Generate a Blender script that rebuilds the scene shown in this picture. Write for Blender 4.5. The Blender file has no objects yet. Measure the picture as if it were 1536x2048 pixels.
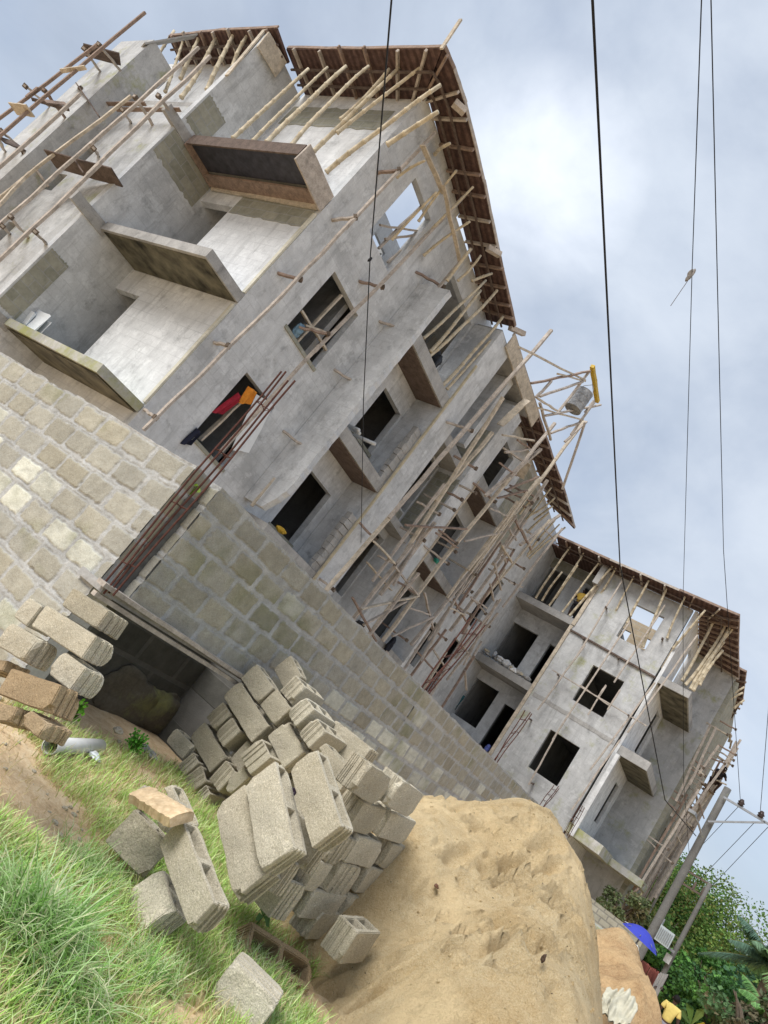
import bpy, bmesh, math, random
import numpy as np
from mathutils import Vector, Matrix, noise
random.seed(7); rng = np.random.default_rng(7)
S = bpy.context.scene
COL = S.collection
# ---------------------------------------------------------------- camera calibration (eye is the origin, +Y runs along the road, Z up)
M = np.array([[0.72919655, 0.35672773, 0.58396723],
              [0.36942679, 0.51311668, -0.77474843],
              [-0.57601757, 0.78067701, 0.24237813]])
F = 1370.75
CR = {'o': (0, 0, 1), 'a': (0, 20, 4.2667), 'b': (0, 330, 4.2667), 'c': (280, 20, 4.2667), 'd': (780, 560, 4.8), 'e': (640, 960, 4.8),
      'f': (860, 840, 4.8), 'g': (820, 1080, 4.8), 'h': (1250, 1200, 5.9077), 'i': (1180, 1440, 4.3146), 'j': (1160, 1780, 7.68),
      'k': (1300, 1840, 6.508), 'l': (680, 740, 5.486), 'm': (1020, 640, 6.4), 'n': (320, 1290, 5.12), 'p': (560, 1440, 5.12),
      'q': (0, 1160, 5.486), 'r': (230, 1540, 5.12), 's': (500, 1600, 2.644), 't': (300, 1280, 2.56), 'u': (1024, 1050, 3),
      'v': (1120, 1340, 5.12), 'w': (400, 500, 3), 'x': (500, 50, 3), 'y': (0, 0, 2), 'z': (0, 400, 2)}
def ray(p, c='o'):
    ox, oy, k = CR[c]
    d = np.array([(ox + p[0] / k - 768) / F, (oy + p[1] / k - 1024) / F, 1.0])
    return M.T @ d
def AX(p, x, c='o'):
    d = ray(p, c); return Vector(d * (x / d[0]))
def AY(p, y, c='o'):
    d = ray(p, c); return Vector(d * (y / d[1]))
def AZ(p, z, c='o'):
    d = ray(p, c); return Vector(d * (z / d[2]))
def AD(p, dist, c='o'):
    d = ray(p, c); return Vector(d / np.linalg.norm(d) * dist)

# ---------------------------------------------------------------- mesh builder
class MB:
    def __init__(s): s.v = []; s.f = []; s.c = []; s.cur = None
    def add(s, vs, fs):
        n = len(s.v); s.v += [tuple(q) for q in vs]; s.f += [tuple(i + n for i in f) for f in fs]
        if s.cur is not None: s.c += [s.cur] * len(fs)
        return s
    def box(s, x0, x1, y0, y1, z0, z1, j=0):
        vs = [(x, y, z) for z in (z0, z1) for y in (y0, y1) for x in (x0, x1)]
        if j: vs = [(x + random.uniform(-j, j), y + random.uniform(-j, j), z + random.uniform(-j, j)) for x, y, z in vs]
        return s.add(vs, [(0, 2, 3, 1), (4, 5, 7, 6), (0, 1, 5, 4), (2, 6, 7, 3), (0, 4, 6, 2), (1, 3, 7, 5)])
    def beam(s, p, q, w, h, up=(0, 0, 1), ext=0, j=0):
        p = Vector(p); q = Vector(q); d = (q - p).normalized(); p = p - d * ext; q = q + d * ext
        up = Vector(up)
        if abs(d.dot(up)) > .95: up = Vector((0, 1, 0)) if abs(d.y) < .9 else Vector((1, 0, 0))
        a = d.cross(up).normalized() * w / 2; b = a.cross(d).normalized() * h / 2
        n = 5; vs = []; fs = []
        for i in range(n + 1):
            c = p.lerp(q, i / n)
            if j and 0 < i < n: c = c + a.normalized() * random.uniform(-j, j) + b.normalized() * random.uniform(-j, j)
            vs += [c - a - b, c + a - b, c + a + b, c - a + b]
        for i in range(n):
            o = i * 4
            for k in range(4): fs.append((o + k, o + (k + 1) % 4, o + 4 + (k + 1) % 4, o + 4 + k))
        fs += [(3, 2, 1, 0), (n * 4, n * 4 + 1, n * 4 + 2, n * 4 + 3)]
        return s.add(vs, fs)
    def tube(s, pts, r, n=8, cap=True):
        pts = [Vector(p) for p in pts]; rs = r if isinstance(r, (list, tuple)) else [r] * len(pts)
        vs = []; fs = []; up = Vector((.13, .27, .95))
        for i, p in enumerate(pts):
            d = (pts[min(i + 1, len(pts) - 1)] - pts[max(i - 1, 0)]).normalized()
            if abs(d.dot(up)) > .98: up = Vector((.95, .1, .1))
            a = d.cross(up).normalized(); b = a.cross(d)
            for k in range(n):
                t = 2 * math.pi * k / n; vs.append(p + (a * math.cos(t) + b * math.sin(t)) * rs[i])
        for i in range(len(pts) - 1):
            for k in range(n):
                fs.append((i * n + k, i * n + (k + 1) % n, (i + 1) * n + (k + 1) % n, (i + 1) * n + k))
        if cap:
            fs.append(tuple(range(n - 1, -1, -1))); fs.append(tuple(range((len(pts) - 1) * n, len(pts) * n)))
        return s.add(vs, fs)
    def cane(s, p, q, r, bend=.05):       # a bamboo culm: slightly bent tube with swollen nodes
        p = Vector(p); q = Vector(q); L = (q - p).length; d = (q - p) / L
        sd = d.cross(Vector((random.uniform(-1, 1), random.uniform(-1, 1), .3))).normalized()
        pts = []; rs = []; t = 0.0
        bb = random.uniform(.4, 1) * bend
        def P(t): return p + d * t + sd * (math.sin(math.pi * t / L) * bb + .012 * math.sin(t * 3.1))
        while t < L - .05:
            pts += [P(t), P(min(t + .03, L)), P(min(t + .05, L))]; rs += [r * (1.0 - .25 * t / L), r * 1.28 * (1 - .25 * t / L), r * (1 - .25 * t / L)]
            t += random.uniform(.28, .4)
        pts.append(P(L)); rs.append(r * .75)
        return s.tube(pts, rs, 8)
    def quad(s, a, b, c, d): return s.add([a, b, c, d], [(0, 1, 2, 3)])
    def hole_wall(s, ax, c0, c1, u0, u1, v0, v1, holes=()):
        # solid slab normal to axis ax ('x': u=y,v=z  'y': u=x,v=z  'z': u=x,v=y) with rectangular openings
        us = sorted({u0, u1, *[min(max(h[i], u0), u1) for h in holes for i in (0, 1)]})
        vs_ = sorted({v0, v1, *[min(max(h[i], v0), v1) for h in holes for i in (2, 3)]})
        def P(u, v, c): return (c, u, v) if ax == 'x' else (u, c, v) if ax == 'y' else (u, v, c)
        nu, nv = len(us) - 1, len(vs_) - 1
        sol = [[not any(h[0] < (us[i] + us[i + 1]) / 2 < h[1] and h[2] < (vs_[j] + vs_[j + 1]) / 2 < h[3] for h in holes) for j in range(nv)] for i in range(nu)]
        idx = {}; V = []; Fc = []
        def vid(i, j, k):
            if (i, j, k) not in idx: idx[(i, j, k)] = len(V); V.append(P(us[i], vs_[j], (c0, c1)[k]))
            return idx[(i, j, k)]
        for i in range(nu):
            for j in range(nv):
                if not sol[i][j]: continue
                Fc.append((vid(i, j, 0), vid(i, j + 1, 0), vid(i + 1, j + 1, 0), vid(i + 1, j, 0)))
                Fc.append((vid(i, j, 1), vid(i + 1, j, 1), vid(i + 1, j + 1, 1), vid(i, j + 1, 1)))
                if i == 0 or not sol[i - 1][j]: Fc.append((vid(i, j, 0), vid(i, j, 1), vid(i, j + 1, 1), vid(i, j + 1, 0)))
                if i == nu - 1 or not sol[i + 1][j]: Fc.append((vid(i + 1, j, 0), vid(i + 1, j + 1, 0), vid(i + 1, j + 1, 1), vid(i + 1, j, 1)))
                if j == 0 or not sol[i][j - 1]: Fc.append((vid(i, j, 0), vid(i + 1, j, 0), vid(i + 1, j, 1), vid(i, j, 1)))
                if j == nv - 1 or not sol[i][j + 1]: Fc.append((vid(i, j + 1, 0), vid(i, j + 1, 1), vid(i + 1, j + 1, 1), vid(i + 1, j + 1, 0)))
        return s.add(V, Fc)
    def mesh(s, name, mat, off=(0, 0, 0), smooth=False):
        me = bpy.data.meshes.new(name)
        o = Vector(off)
        me.from_pydata([(v[0] - o.x, v[1] - o.y, v[2] - o.z) for v in s.v], [], s.f); me.update()
        bm = bmesh.new(); bm.from_mesh(me); bmesh.ops.recalc_face_normals(bm, faces=bm.faces); bm.to_mesh(me); bm.free()
        if mat: me.materials.append(mat)
        if s.c:
            at = me.color_attributes.new('tint', 'FLOAT_COLOR', 'CORNER')
            arr = np.repeat(np.array([c + (1.0,) for c in s.c], np.float32), [len(f) for f in s.f], axis=0)
            at.data.foreach_set('color', arr.ravel())
        if smooth: me.polygons.foreach_set('use_smooth', [True] * len(me.polygons))
        return me

def link(o, parent=None):
    COL.objects.link(o)
    if parent is not None: o.parent = parent
    return o
def thing(name, label, cat, loc=(0, 0, 0), group=None):
    o = bpy.data.objects.new(name, None); o.location = loc; o.empty_display_size = .2
    o['label'] = label; o['category'] = cat
    if group: o['group'] = group
    return link(o)
def wloc(o):
    v = Vector((0, 0, 0))
    while o is not None: v = v + o.location; o = o.parent
    return v
def part(name, mb, mat, parent, smooth=False, label=None):
    o = bpy.data.objects.new(name, mb.mesh(name, mat, wloc(parent), smooth))
    if label: o['label'] = label
    return link(o, parent)
def solo(name, mb, mat, label, cat, group=None, smooth=False, loc=None):
    if loc is None:
        a = np.array(mb.v); loc = (float(a[:, 0].mean()), float(a[:, 1].mean()), float(a[:, 2].min()))
    o = bpy.data.objects.new(name, mb.mesh(name, mat, loc, smooth)); o.location = loc
    o['label'] = label; o['category'] = cat
    if group: o['group'] = group
    return link(o)
def setting(name, mb, mat, kind='structure', smooth=False):
    o = bpy.data.objects.new(name, mb.mesh(name, mat, (0, 0, 0), smooth)); o['kind'] = kind
    return link(o)
ORD = ['first', 'second', 'third', 'fourth', 'fifth', 'sixth', 'seventh', 'eighth', 'ninth', 'tenth', 'eleventh', 'twelfth', 'thirteenth', 'fourteenth']

# ---------------------------------------------------------------- materials
class N:
    def __init__(s, name, rough=.9):
        m = bpy.data.materials.new(name); m.use_nodes = True; s.m = m; s.t = m.node_tree
        s.b = s.t.nodes['Principled BSDF']; s.b.inputs['Roughness'].default_value = rough
        s.b.inputs['Specular IOR Level'].default_value = .25
        s.co = s.t.nodes.new('ShaderNodeTexCoord')
    def n(s, t, **k):
        q = s.t.nodes.new(t)
        for a, v in k.items():
            if a in q.inputs: q.inputs[a].default_value = v
            else: setattr(q, a, v)
        return q
    def l(s, a, b): s.t.links.new(a, b)
    def noise(s, scale, detail=6, rough=.6, vec=None, stretch=None):
        q = s.n('ShaderNodeTexNoise', Scale=scale, Detail=detail, Roughness=rough)
        v = vec or s.co.outputs['Object']
        if stretch:
            mp = s.n('ShaderNodeMapping'); mp.inputs['Scale'].default_value = stretch; s.l(v, mp.inputs['Vector']); v = mp.outputs['Vector']
        s.l(v, q.inputs['Vector']); return q.outputs['Fac']
    def ramp(s, fac, stops):
        q = s.n('ShaderNodeValToRGB'); e = q.color_ramp.elements
        while len(e) < len(stops): e.new(.5)
        for i, (p, c) in enumerate(stops):
            e[i].position = p; e[i].color = (*c, 1) if isinstance(c, tuple) else (c, c, c, 1)
        s.l(fac, q.inputs['Fac']); return q.outputs['Color']
    def mix(s, fac, a, b, mode='MIX'):
        q = s.n('ShaderNodeMix', data_type='RGBA', blend_type=mode)
        for v, i in ((fac, 0), (a, 6), (b, 7)):
            if hasattr(v, 'is_linked') or hasattr(v, 'links'): s.l(v, q.inputs[i])
            else: q.inputs[i].default_value = v if not isinstance(v, tuple) else (*v, 1)
        return q.outputs[2]
    def out(s, col, bump=None, dist=.01, strength=.6, bump2=None, dist2=.02):
        if isinstance(col, tuple): s.b.inputs['Base Color'].default_value = (*col, 1)
        else: s.l(col, s.b.inputs['Base Color'])
        nrm = None
        for h, d in ((bump2, dist2), (bump, dist)):
            if h is None: continue
            q = s.n('ShaderNodeBump', Strength=strength, Distance=d); s.l(h, q.inputs['Height'])
            if nrm is not None: s.l(nrm, q.inputs['Normal'])
            nrm = q.outputs['Normal']
        if nrm is not None: s.l(nrm, s.b.inputs['Normal'])
        return s.m

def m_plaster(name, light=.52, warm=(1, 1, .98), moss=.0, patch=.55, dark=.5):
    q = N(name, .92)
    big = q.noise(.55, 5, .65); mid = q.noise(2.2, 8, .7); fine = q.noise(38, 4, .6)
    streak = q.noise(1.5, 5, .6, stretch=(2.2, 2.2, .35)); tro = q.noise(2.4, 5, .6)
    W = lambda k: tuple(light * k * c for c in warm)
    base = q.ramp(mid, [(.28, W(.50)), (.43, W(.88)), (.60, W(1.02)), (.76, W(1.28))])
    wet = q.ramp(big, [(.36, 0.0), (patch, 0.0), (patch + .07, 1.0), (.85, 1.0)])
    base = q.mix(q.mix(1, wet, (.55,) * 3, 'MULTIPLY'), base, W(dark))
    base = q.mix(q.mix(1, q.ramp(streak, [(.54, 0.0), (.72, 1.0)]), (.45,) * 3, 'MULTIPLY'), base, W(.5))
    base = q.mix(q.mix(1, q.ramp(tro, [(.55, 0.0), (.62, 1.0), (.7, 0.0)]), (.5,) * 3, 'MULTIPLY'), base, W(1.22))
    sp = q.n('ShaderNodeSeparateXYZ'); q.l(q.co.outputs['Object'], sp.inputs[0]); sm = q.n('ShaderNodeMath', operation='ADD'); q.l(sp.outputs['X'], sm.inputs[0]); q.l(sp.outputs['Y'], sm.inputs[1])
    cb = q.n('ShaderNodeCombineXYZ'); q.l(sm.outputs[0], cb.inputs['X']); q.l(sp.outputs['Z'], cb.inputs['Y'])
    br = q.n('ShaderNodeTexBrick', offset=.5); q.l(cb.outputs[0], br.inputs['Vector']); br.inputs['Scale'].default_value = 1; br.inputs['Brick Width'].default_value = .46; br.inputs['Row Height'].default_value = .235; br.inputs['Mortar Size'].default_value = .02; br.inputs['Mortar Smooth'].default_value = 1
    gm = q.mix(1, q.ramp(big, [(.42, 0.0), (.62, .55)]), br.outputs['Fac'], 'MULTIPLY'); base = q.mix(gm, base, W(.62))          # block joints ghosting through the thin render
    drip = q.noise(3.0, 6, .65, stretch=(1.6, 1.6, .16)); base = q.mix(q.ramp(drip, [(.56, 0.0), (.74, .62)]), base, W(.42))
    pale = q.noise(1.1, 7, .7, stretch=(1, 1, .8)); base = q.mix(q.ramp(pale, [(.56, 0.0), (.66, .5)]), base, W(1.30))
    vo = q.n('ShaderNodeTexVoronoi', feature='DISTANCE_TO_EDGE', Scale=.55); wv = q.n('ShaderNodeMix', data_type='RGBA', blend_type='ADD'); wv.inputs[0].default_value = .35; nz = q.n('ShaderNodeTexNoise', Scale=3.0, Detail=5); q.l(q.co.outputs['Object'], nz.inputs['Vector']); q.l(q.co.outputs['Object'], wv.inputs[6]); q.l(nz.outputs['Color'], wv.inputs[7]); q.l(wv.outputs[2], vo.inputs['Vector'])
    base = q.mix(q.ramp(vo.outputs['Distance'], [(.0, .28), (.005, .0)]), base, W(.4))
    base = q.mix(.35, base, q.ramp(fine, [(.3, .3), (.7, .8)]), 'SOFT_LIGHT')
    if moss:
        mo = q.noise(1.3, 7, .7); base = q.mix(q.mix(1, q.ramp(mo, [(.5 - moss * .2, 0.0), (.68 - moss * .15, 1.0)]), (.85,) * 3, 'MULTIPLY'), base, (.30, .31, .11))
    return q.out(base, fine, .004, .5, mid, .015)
def m_sand_block(name, c=(.40, .34, .22), mottled=.25, attr=False, scale=150):
    q = N(name, .97)
    g = q.noise(scale, 3, .7); g2 = q.noise(scale * .35, 3, .6); mid = q.noise(9, 5, .6)
    col = q.ramp(g, [(.28, tuple(k * .42 for k in c)), (.45, tuple(k * .9 for k in c)), (.6, tuple(k * 1.12 for k in c)), (.74, tuple(min(1, k * 1.7) for k in c))])
    col = q.mix(mottled, col, q.ramp(mid, [(.3, .25), (.7, .85)]), 'SOFT_LIGHT')
    if attr:
        a = q.n('ShaderNodeAttribute', attribute_name='tint'); col = q.mix(1, a.outputs['Color'], q.ramp(g, [(.28, .62), (.45, .96), (.58, 1.05), (.74, 1.5)]), 'MULTIPLY'); col = q.mix(mottled, col, q.ramp(mid, [(.3, .3), (.7, .8)]), 'SOFT_LIGHT')
    oi = q.n('ShaderNodeObjectInfo')
    if not attr:
        dmp = q.noise(2.6, 5, .6, vec=q.co.outputs['Object']); col = q.mix(q.ramp(dmp, [(.5, 0.0), (.68, .5)]), col, tuple(k * .5 for k in c)); grit = q.noise(60, 2, .5); col = q.mix(q.ramp(grit, [(.66, 0.0), (.7, .6)]), col, tuple(min(1, k * 1.5) for k in c))
        col = q.mix(1, col, q.ramp(oi.outputs['Random'], [(0, (.82, .80, .76)), (.5, (1, .98, .95)), (1, (1.12, 1.12, 1.12))]), 'MULTIPLY')
    return q.out(col, g2, .006, .8, mid, .012)
def m_blocks(name, axis, c1=(.34, .33, .27), c2=(.26, .26, .21), mort=(.33, .33, .31), w=.46, h=.235, ms=.012):
    q = N(name, .95)
    sp = q.n('ShaderNodeSeparateXYZ'); q.l(q.co.outputs['Object'], sp.inputs[0])
    cb = q.n('ShaderNodeCombineXYZ'); q.l(sp.outputs['Y' if axis == 'x' else 'X'], cb.inputs['X']); q.l(sp.outputs['Z'], cb.inputs['Y'])
    br = q.n('ShaderNodeTexBrick', offset=.5); q.l(cb.outputs[0], br.inputs['Vector'])
    br.inputs['Color1'].default_value = (*c1, 1); br.inputs['Color2'].default_value = (*c2, 1); br.inputs['Mortar'].default_value = (*mort, 1)
    br.inputs['Scale'].default_value = 1; br.inputs['Brick Width'].default_value = w; br.inputs['Row Height'].default_value = h
    br.inputs['Mortar Size'].default_value = ms; br.inputs['Mortar Smooth'].default_value = .3
    mid = q.noise(5, 6, .7); fine = q.noise(60, 3)
    col = q.mix(.6, br.outputs['Color'], q.ramp(mid, [(.25, .2), (.75, .8)]), 'SOFT_LIGHT')
    inv = q.n('ShaderNodeMath', operation='SUBTRACT'); inv.inputs[0].default_value = 1; q.l(br.outputs['Fac'], inv.inputs[1])
    return q.out(col, fine, .005, .5, inv.outputs[0], .012)
def m_wood(name, c=(.30, .235, .18), var=.5, sc=(3, 3, 3)):
    q = N(name, .85)
    oi = q.n('ShaderNodeObjectInfo')
    g = q.noise(6, 6, .7, vec=q.co.outputs['Object']); f = q.noise(45, 4, .6)
    col = q.ramp(g, [(.25, tuple(k * .55 for k in c)), (.5, c), (.75, tuple(min(1, k * 1.45) for k in c))])
    col = q.mix(.5, col, q.ramp(f, [(.3, .25), (.7, .8)]), 'SOFT_LIGHT')
    return q.out(col, f, .003, .5)
def m_plain(name, c, rough=.7, var=.25, sc=12, metal=0):
    q = N(name, rough); g = q.noise(sc, 5, .6)
    q.b.inputs['Metallic'].default_value = metal
    return q.out(q.ramp(g, [(.25, tuple(k * (1 - var) for k in c)), (.75, tuple(min(1, k * (1 + var)) for k in c))]), g, .003, .3)
def m_leaf(name, c, var=.6, rough=.55, sub=.25):
    q = N(name, rough); a = q.n('ShaderNodeAttribute', attribute_name='tint')
    col = q.mix(1, c, a.outputs['Color'], 'MULTIPLY')
    q.l(col, q.b.inputs['Base Color'])
    tr = q.n('ShaderNodeBsdfTranslucent'); q.l(col, tr.inputs['Color'])
    mx = q.n('ShaderNodeMixShader'); mx.inputs[0].default_value = sub
    q.l(q.b.outputs[0], mx.inputs[1]); q.l(tr.outputs[0], mx.inputs[2])
    q.l(mx.outputs[0], q.t.nodes['Material Output'].inputs['Surface'])
    return q.m
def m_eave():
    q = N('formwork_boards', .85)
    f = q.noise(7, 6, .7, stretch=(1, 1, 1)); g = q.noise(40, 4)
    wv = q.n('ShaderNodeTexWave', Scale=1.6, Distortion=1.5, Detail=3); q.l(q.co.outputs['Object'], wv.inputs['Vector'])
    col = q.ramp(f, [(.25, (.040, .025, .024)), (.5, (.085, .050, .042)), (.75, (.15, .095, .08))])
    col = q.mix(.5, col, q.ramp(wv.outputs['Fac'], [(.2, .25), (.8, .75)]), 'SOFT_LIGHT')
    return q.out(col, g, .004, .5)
PL = m_plaster('cement_plaster', .60, (.975, 1, 1.015))
PLL = m_plaster('lit_tone_plaster', .68, (.99, 1.005, 1.01), patch=.62, dark=.6)  # same plaster with the brighter light of some walls put into its colour
PLM = m_plaster('mossy_plaster', .50, (.985, 1, 1), moss=-.25)
PLD = m_plaster('raw_concrete', .37, (1, .98, .94)); PLI = m_plaster('dim_room_plaster', .28)  # room plaster: indoor shade put into its lower tone so openings look dim
PLG = m_plaster('mossy_concrete', .46, (1, .98, .92), moss=.35)
BLX = m_blocks('blockwork_along_y', 'x'); BLY = m_blocks('blockwork_along_x', 'y')
SB = m_sand_block('sandcrete', c=(.48, .44, .345)); SBW = m_sand_block('sandcrete_laid', attr=True, c=(.46, .41, .29))
SBR = m_sand_block('sandcrete_earth_stained', c=(.37, .28, .175)); DKB = m_plain('dark_mottled_board', (.11, .10, .07), .8, .95, 2.2)
MORT = m_plaster('mortar', .46)
WD = m_wood('weathered_timber', (.41, .36, .31)); WDD = m_wood('dark_timber', (.12, .09, .075)); WDB = m_wood('brown_timber', (.26, .19, .15))
WDL = m_wood('pale_timber', (.50, .435, .345)); BAM = m_wood('bamboo', (.50, .43, .31)); EAV = m_eave()
RST = m_plain('rusty_steel', (.085, .034, .025), .8, .5, 30)
BLK = m_plain('black_cable', (.012, .012, .014), .6); GRYM = m_plain('galvanised_metal', (.30, .31, .32), .45, .2, 8, .6)
PVC = m_plain('pvc', (.62, .62, .60), .4, .08); WHT = m_plain('white_sheet', (.72, .75, .77), .8, .08, 4)
# ---------------------------------------------------------------- camera, sky, light
cd = bpy.data.cameras.new('camera'); cam = bpy.data.objects.new('camera', cd); COL.objects.link(cam); S.camera = cam
cd.sensor_fit = 'HORIZONTAL'; cd.sensor_width = 36; cd.lens = 36 * F / 1536; cd.clip_start = .05; cd.clip_end = 3000
cam.matrix_world = Matrix(((M[0][0], -M[1][0], -M[2][0], 0), (M[0][1], -M[1][1], -M[2][1], 0), (M[0][2], -M[1][2], -M[2][2], 0), (0, 0, 0, 1)))
SUN_EL, SUN_AZ = math.radians(47), math.radians(200)     # azimuth clockwise from +Y: behind the camera, a little to the left
sund = Vector((math.sin(SUN_AZ) * math.cos(SUN_EL), math.cos(SUN_AZ) * math.cos(SUN_EL), math.sin(SUN_EL)))
ld = bpy.data.lights.new('sun', 'SUN'); ld.energy = 1.5; ld.angle = math.radians(32); ld.color = (1, .975, .94)
lo = bpy.data.objects.new('sun', ld); COL.objects.link(lo); lo.rotation_euler = (-sund).to_track_quat('-Z', 'Y').to_euler()
W = bpy.data.worlds.new('World'); S.world = W; W.use_nodes = True; wt = W.node_tree
bg = wt.nodes['Background']; bg.inputs['Strength'].default_value = .070
sky = wt.nodes.new('ShaderNodeTexSky'); sky.sky_type = 'NISHITA'; sky.sun_disc = False; sky.sun_elevation = SUN_EL; sky.sun_rotation = SUN_AZ
sky.dust_density = 2.5; sky.ozone_density = 1.5
tc = wt.nodes.new('ShaderNodeTexCoord')
def wn(t, **k):
    q = wt.nodes.new(t)
    for a, v in k.items():
        if a in q.inputs: q.inputs[a].default_value = v
        else: setattr(q, a, v)
    return q
def wnoise(scale, detail, rough, st):
    mp = wn('ShaderNodeMapping'); mp.inputs['Scale'].default_value = st; wt.links.new(tc.outputs['Generated'], mp.inputs['Vector'])
    q = wn('ShaderNodeTexNoise', Scale=scale, Detail=detail, Roughness=rough); q.inputs['Distortion'].default_value = .4
    wt.links.new(mp.outputs['Vector'], q.inputs['Vector']); return q.outputs['Fac']
def wramp(f, st):
    q = wn('ShaderNodeValToRGB'); e = q.color_ramp.elements
    while len(e) < len(st): e.new(.5)
    for i, (p, c) in enumerate(st): e[i].position = p; e[i].color = (*c, 1)
    wt.links.new(f, q.inputs['Fac']); return q.outputs['Color']
c1 = wnoise(1.7, 7, .56, (1, 1, 1.7)); c2 = wnoise(2.6, 6, .5, (1, 1, 1.5))
cl = wramp(c1, [(.32, (2.65, 3.08, 3.8)), (.5, (3.4, 3.88, 4.65)), (.68, (4.45, 4.9, 5.55))])
cover = wramp(c2, [(.30, (.55,) * 3), (.52, (.93,) * 3)])
mx = wn('ShaderNodeMix', data_type='RGBA'); wt.links.new(cover, mx.inputs[0]); wt.links.new(sky.outputs[0], mx.inputs[6]); wt.links.new(cl, mx.inputs[7])
# the brighter patch of thin cloud high over the roof
gd = Vector(ray((1055, 375))).normalized()
dot = wn('ShaderNodeVectorMath', operation='DOT_PRODUCT'); wt.links.new(tc.outputs['Generated'], dot.inputs[0]); dot.inputs[1].default_value = gd
gl = wramp(dot.outputs['Value'], [(.95, (0, 0, 0)), (.988, (.28, .28, .27)), (.9993, (1.9, 1.85, 1.75))])
gm = wn('ShaderNodeMix', data_type='RGBA', blend_type='MULTIPLY'); gm.inputs[0].default_value = 1
wt.links.new(gl, gm.inputs[6]); wt.links.new(wramp(c1, [(.3, (.2,) * 3), (.6, (1.4,) * 3)]), gm.inputs[7])
ad = wn('ShaderNodeMix', data_type='RGBA', blend_type='ADD'); ad.inputs[0].default_value = 1
wt.links.new(mx.outputs[2], ad.inputs[6]); wt.links.new(gm.outputs[2], ad.inputs[7]); wt.links.new(ad.outputs[2], bg.inputs['Color'])
S.view_settings.view_transform = 'Standard'; S.view_settings.look = 'None'; S.view_settings.gamma = 1; S.view_settings.exposure = 1.28
S.cycles.max_bounces = 6; S.cycles.diffuse_bounces = 3

# ---------------------------------------------------------------- ground
def sstep(a, b, t): t = min(1, max(0, (t - a) / (b - a))); return t * t * (3 - 2 * t)
def gz(x, y):
    z = -1.42 - 1.0 * sstep(5, 19, y) - .7 * sstep(18, 45, y) - .12 * sstep(-.5, 1.5, x) * sstep(12, 4, y)
    z += .05 * noise.noise((x * .7, y * .7, 3)) + .025 * noise.noise((x * 2.6, y * 2.6, 9))
    if y < 6: z += .22 * math.exp(-((x + 3.0) ** 2 / .35 + (y - 2.05) ** 2 / .25))          # bank under the small stack
    return z
def m_ground():
    q = N('earth', .98)
    a = q.noise(1.1, 6, .65); f = q.noise(70, 4, .7); m = q.noise(7, 6, .7)
    col = q.ramp(m, [(.3, (.50, .34, .19)), (.5, (.68, .50, .30)), (.7, (.78, .63, .42))])
    col = q.mix(q.ramp(a, [(.56, 0.0), (.75, .35)]), col, (.34, .33, .14))
    col = q.mix(.6, col, q.ramp(f, [(.3, .2), (.7, .85)]), 'SOFT_LIGHT')
    return q.out(col, f, .012, .8, m, .03)
GRD = m_ground()
mb = MB()
xs = [-400, -200, -100, -60, -40, -25, -15, -9] + list(np.arange(-6, 4.01, .14)) + [6, 9, 14, 22, 40, 70, 130, 260, 500]
ys = [-60, -20, -8, -3, 0] + list(np.arange(1, 10.01, .14)) + list(np.arange(11, 46, 1.5)) + [55, 75, 110, 180, 350, 800]
for y in ys:
    for x in xs: mb.v.append((x, y, gz(x, y)))
nx = len(xs)
for j in range(len(ys) - 1):
    for i in range(nx - 1): mb.f.append((j * nx + i, j * nx + i + 1, (j + 1) * nx + i + 1, (j + 1) * nx + i))
setting('ground', mb, GRD, smooth=True)

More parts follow.
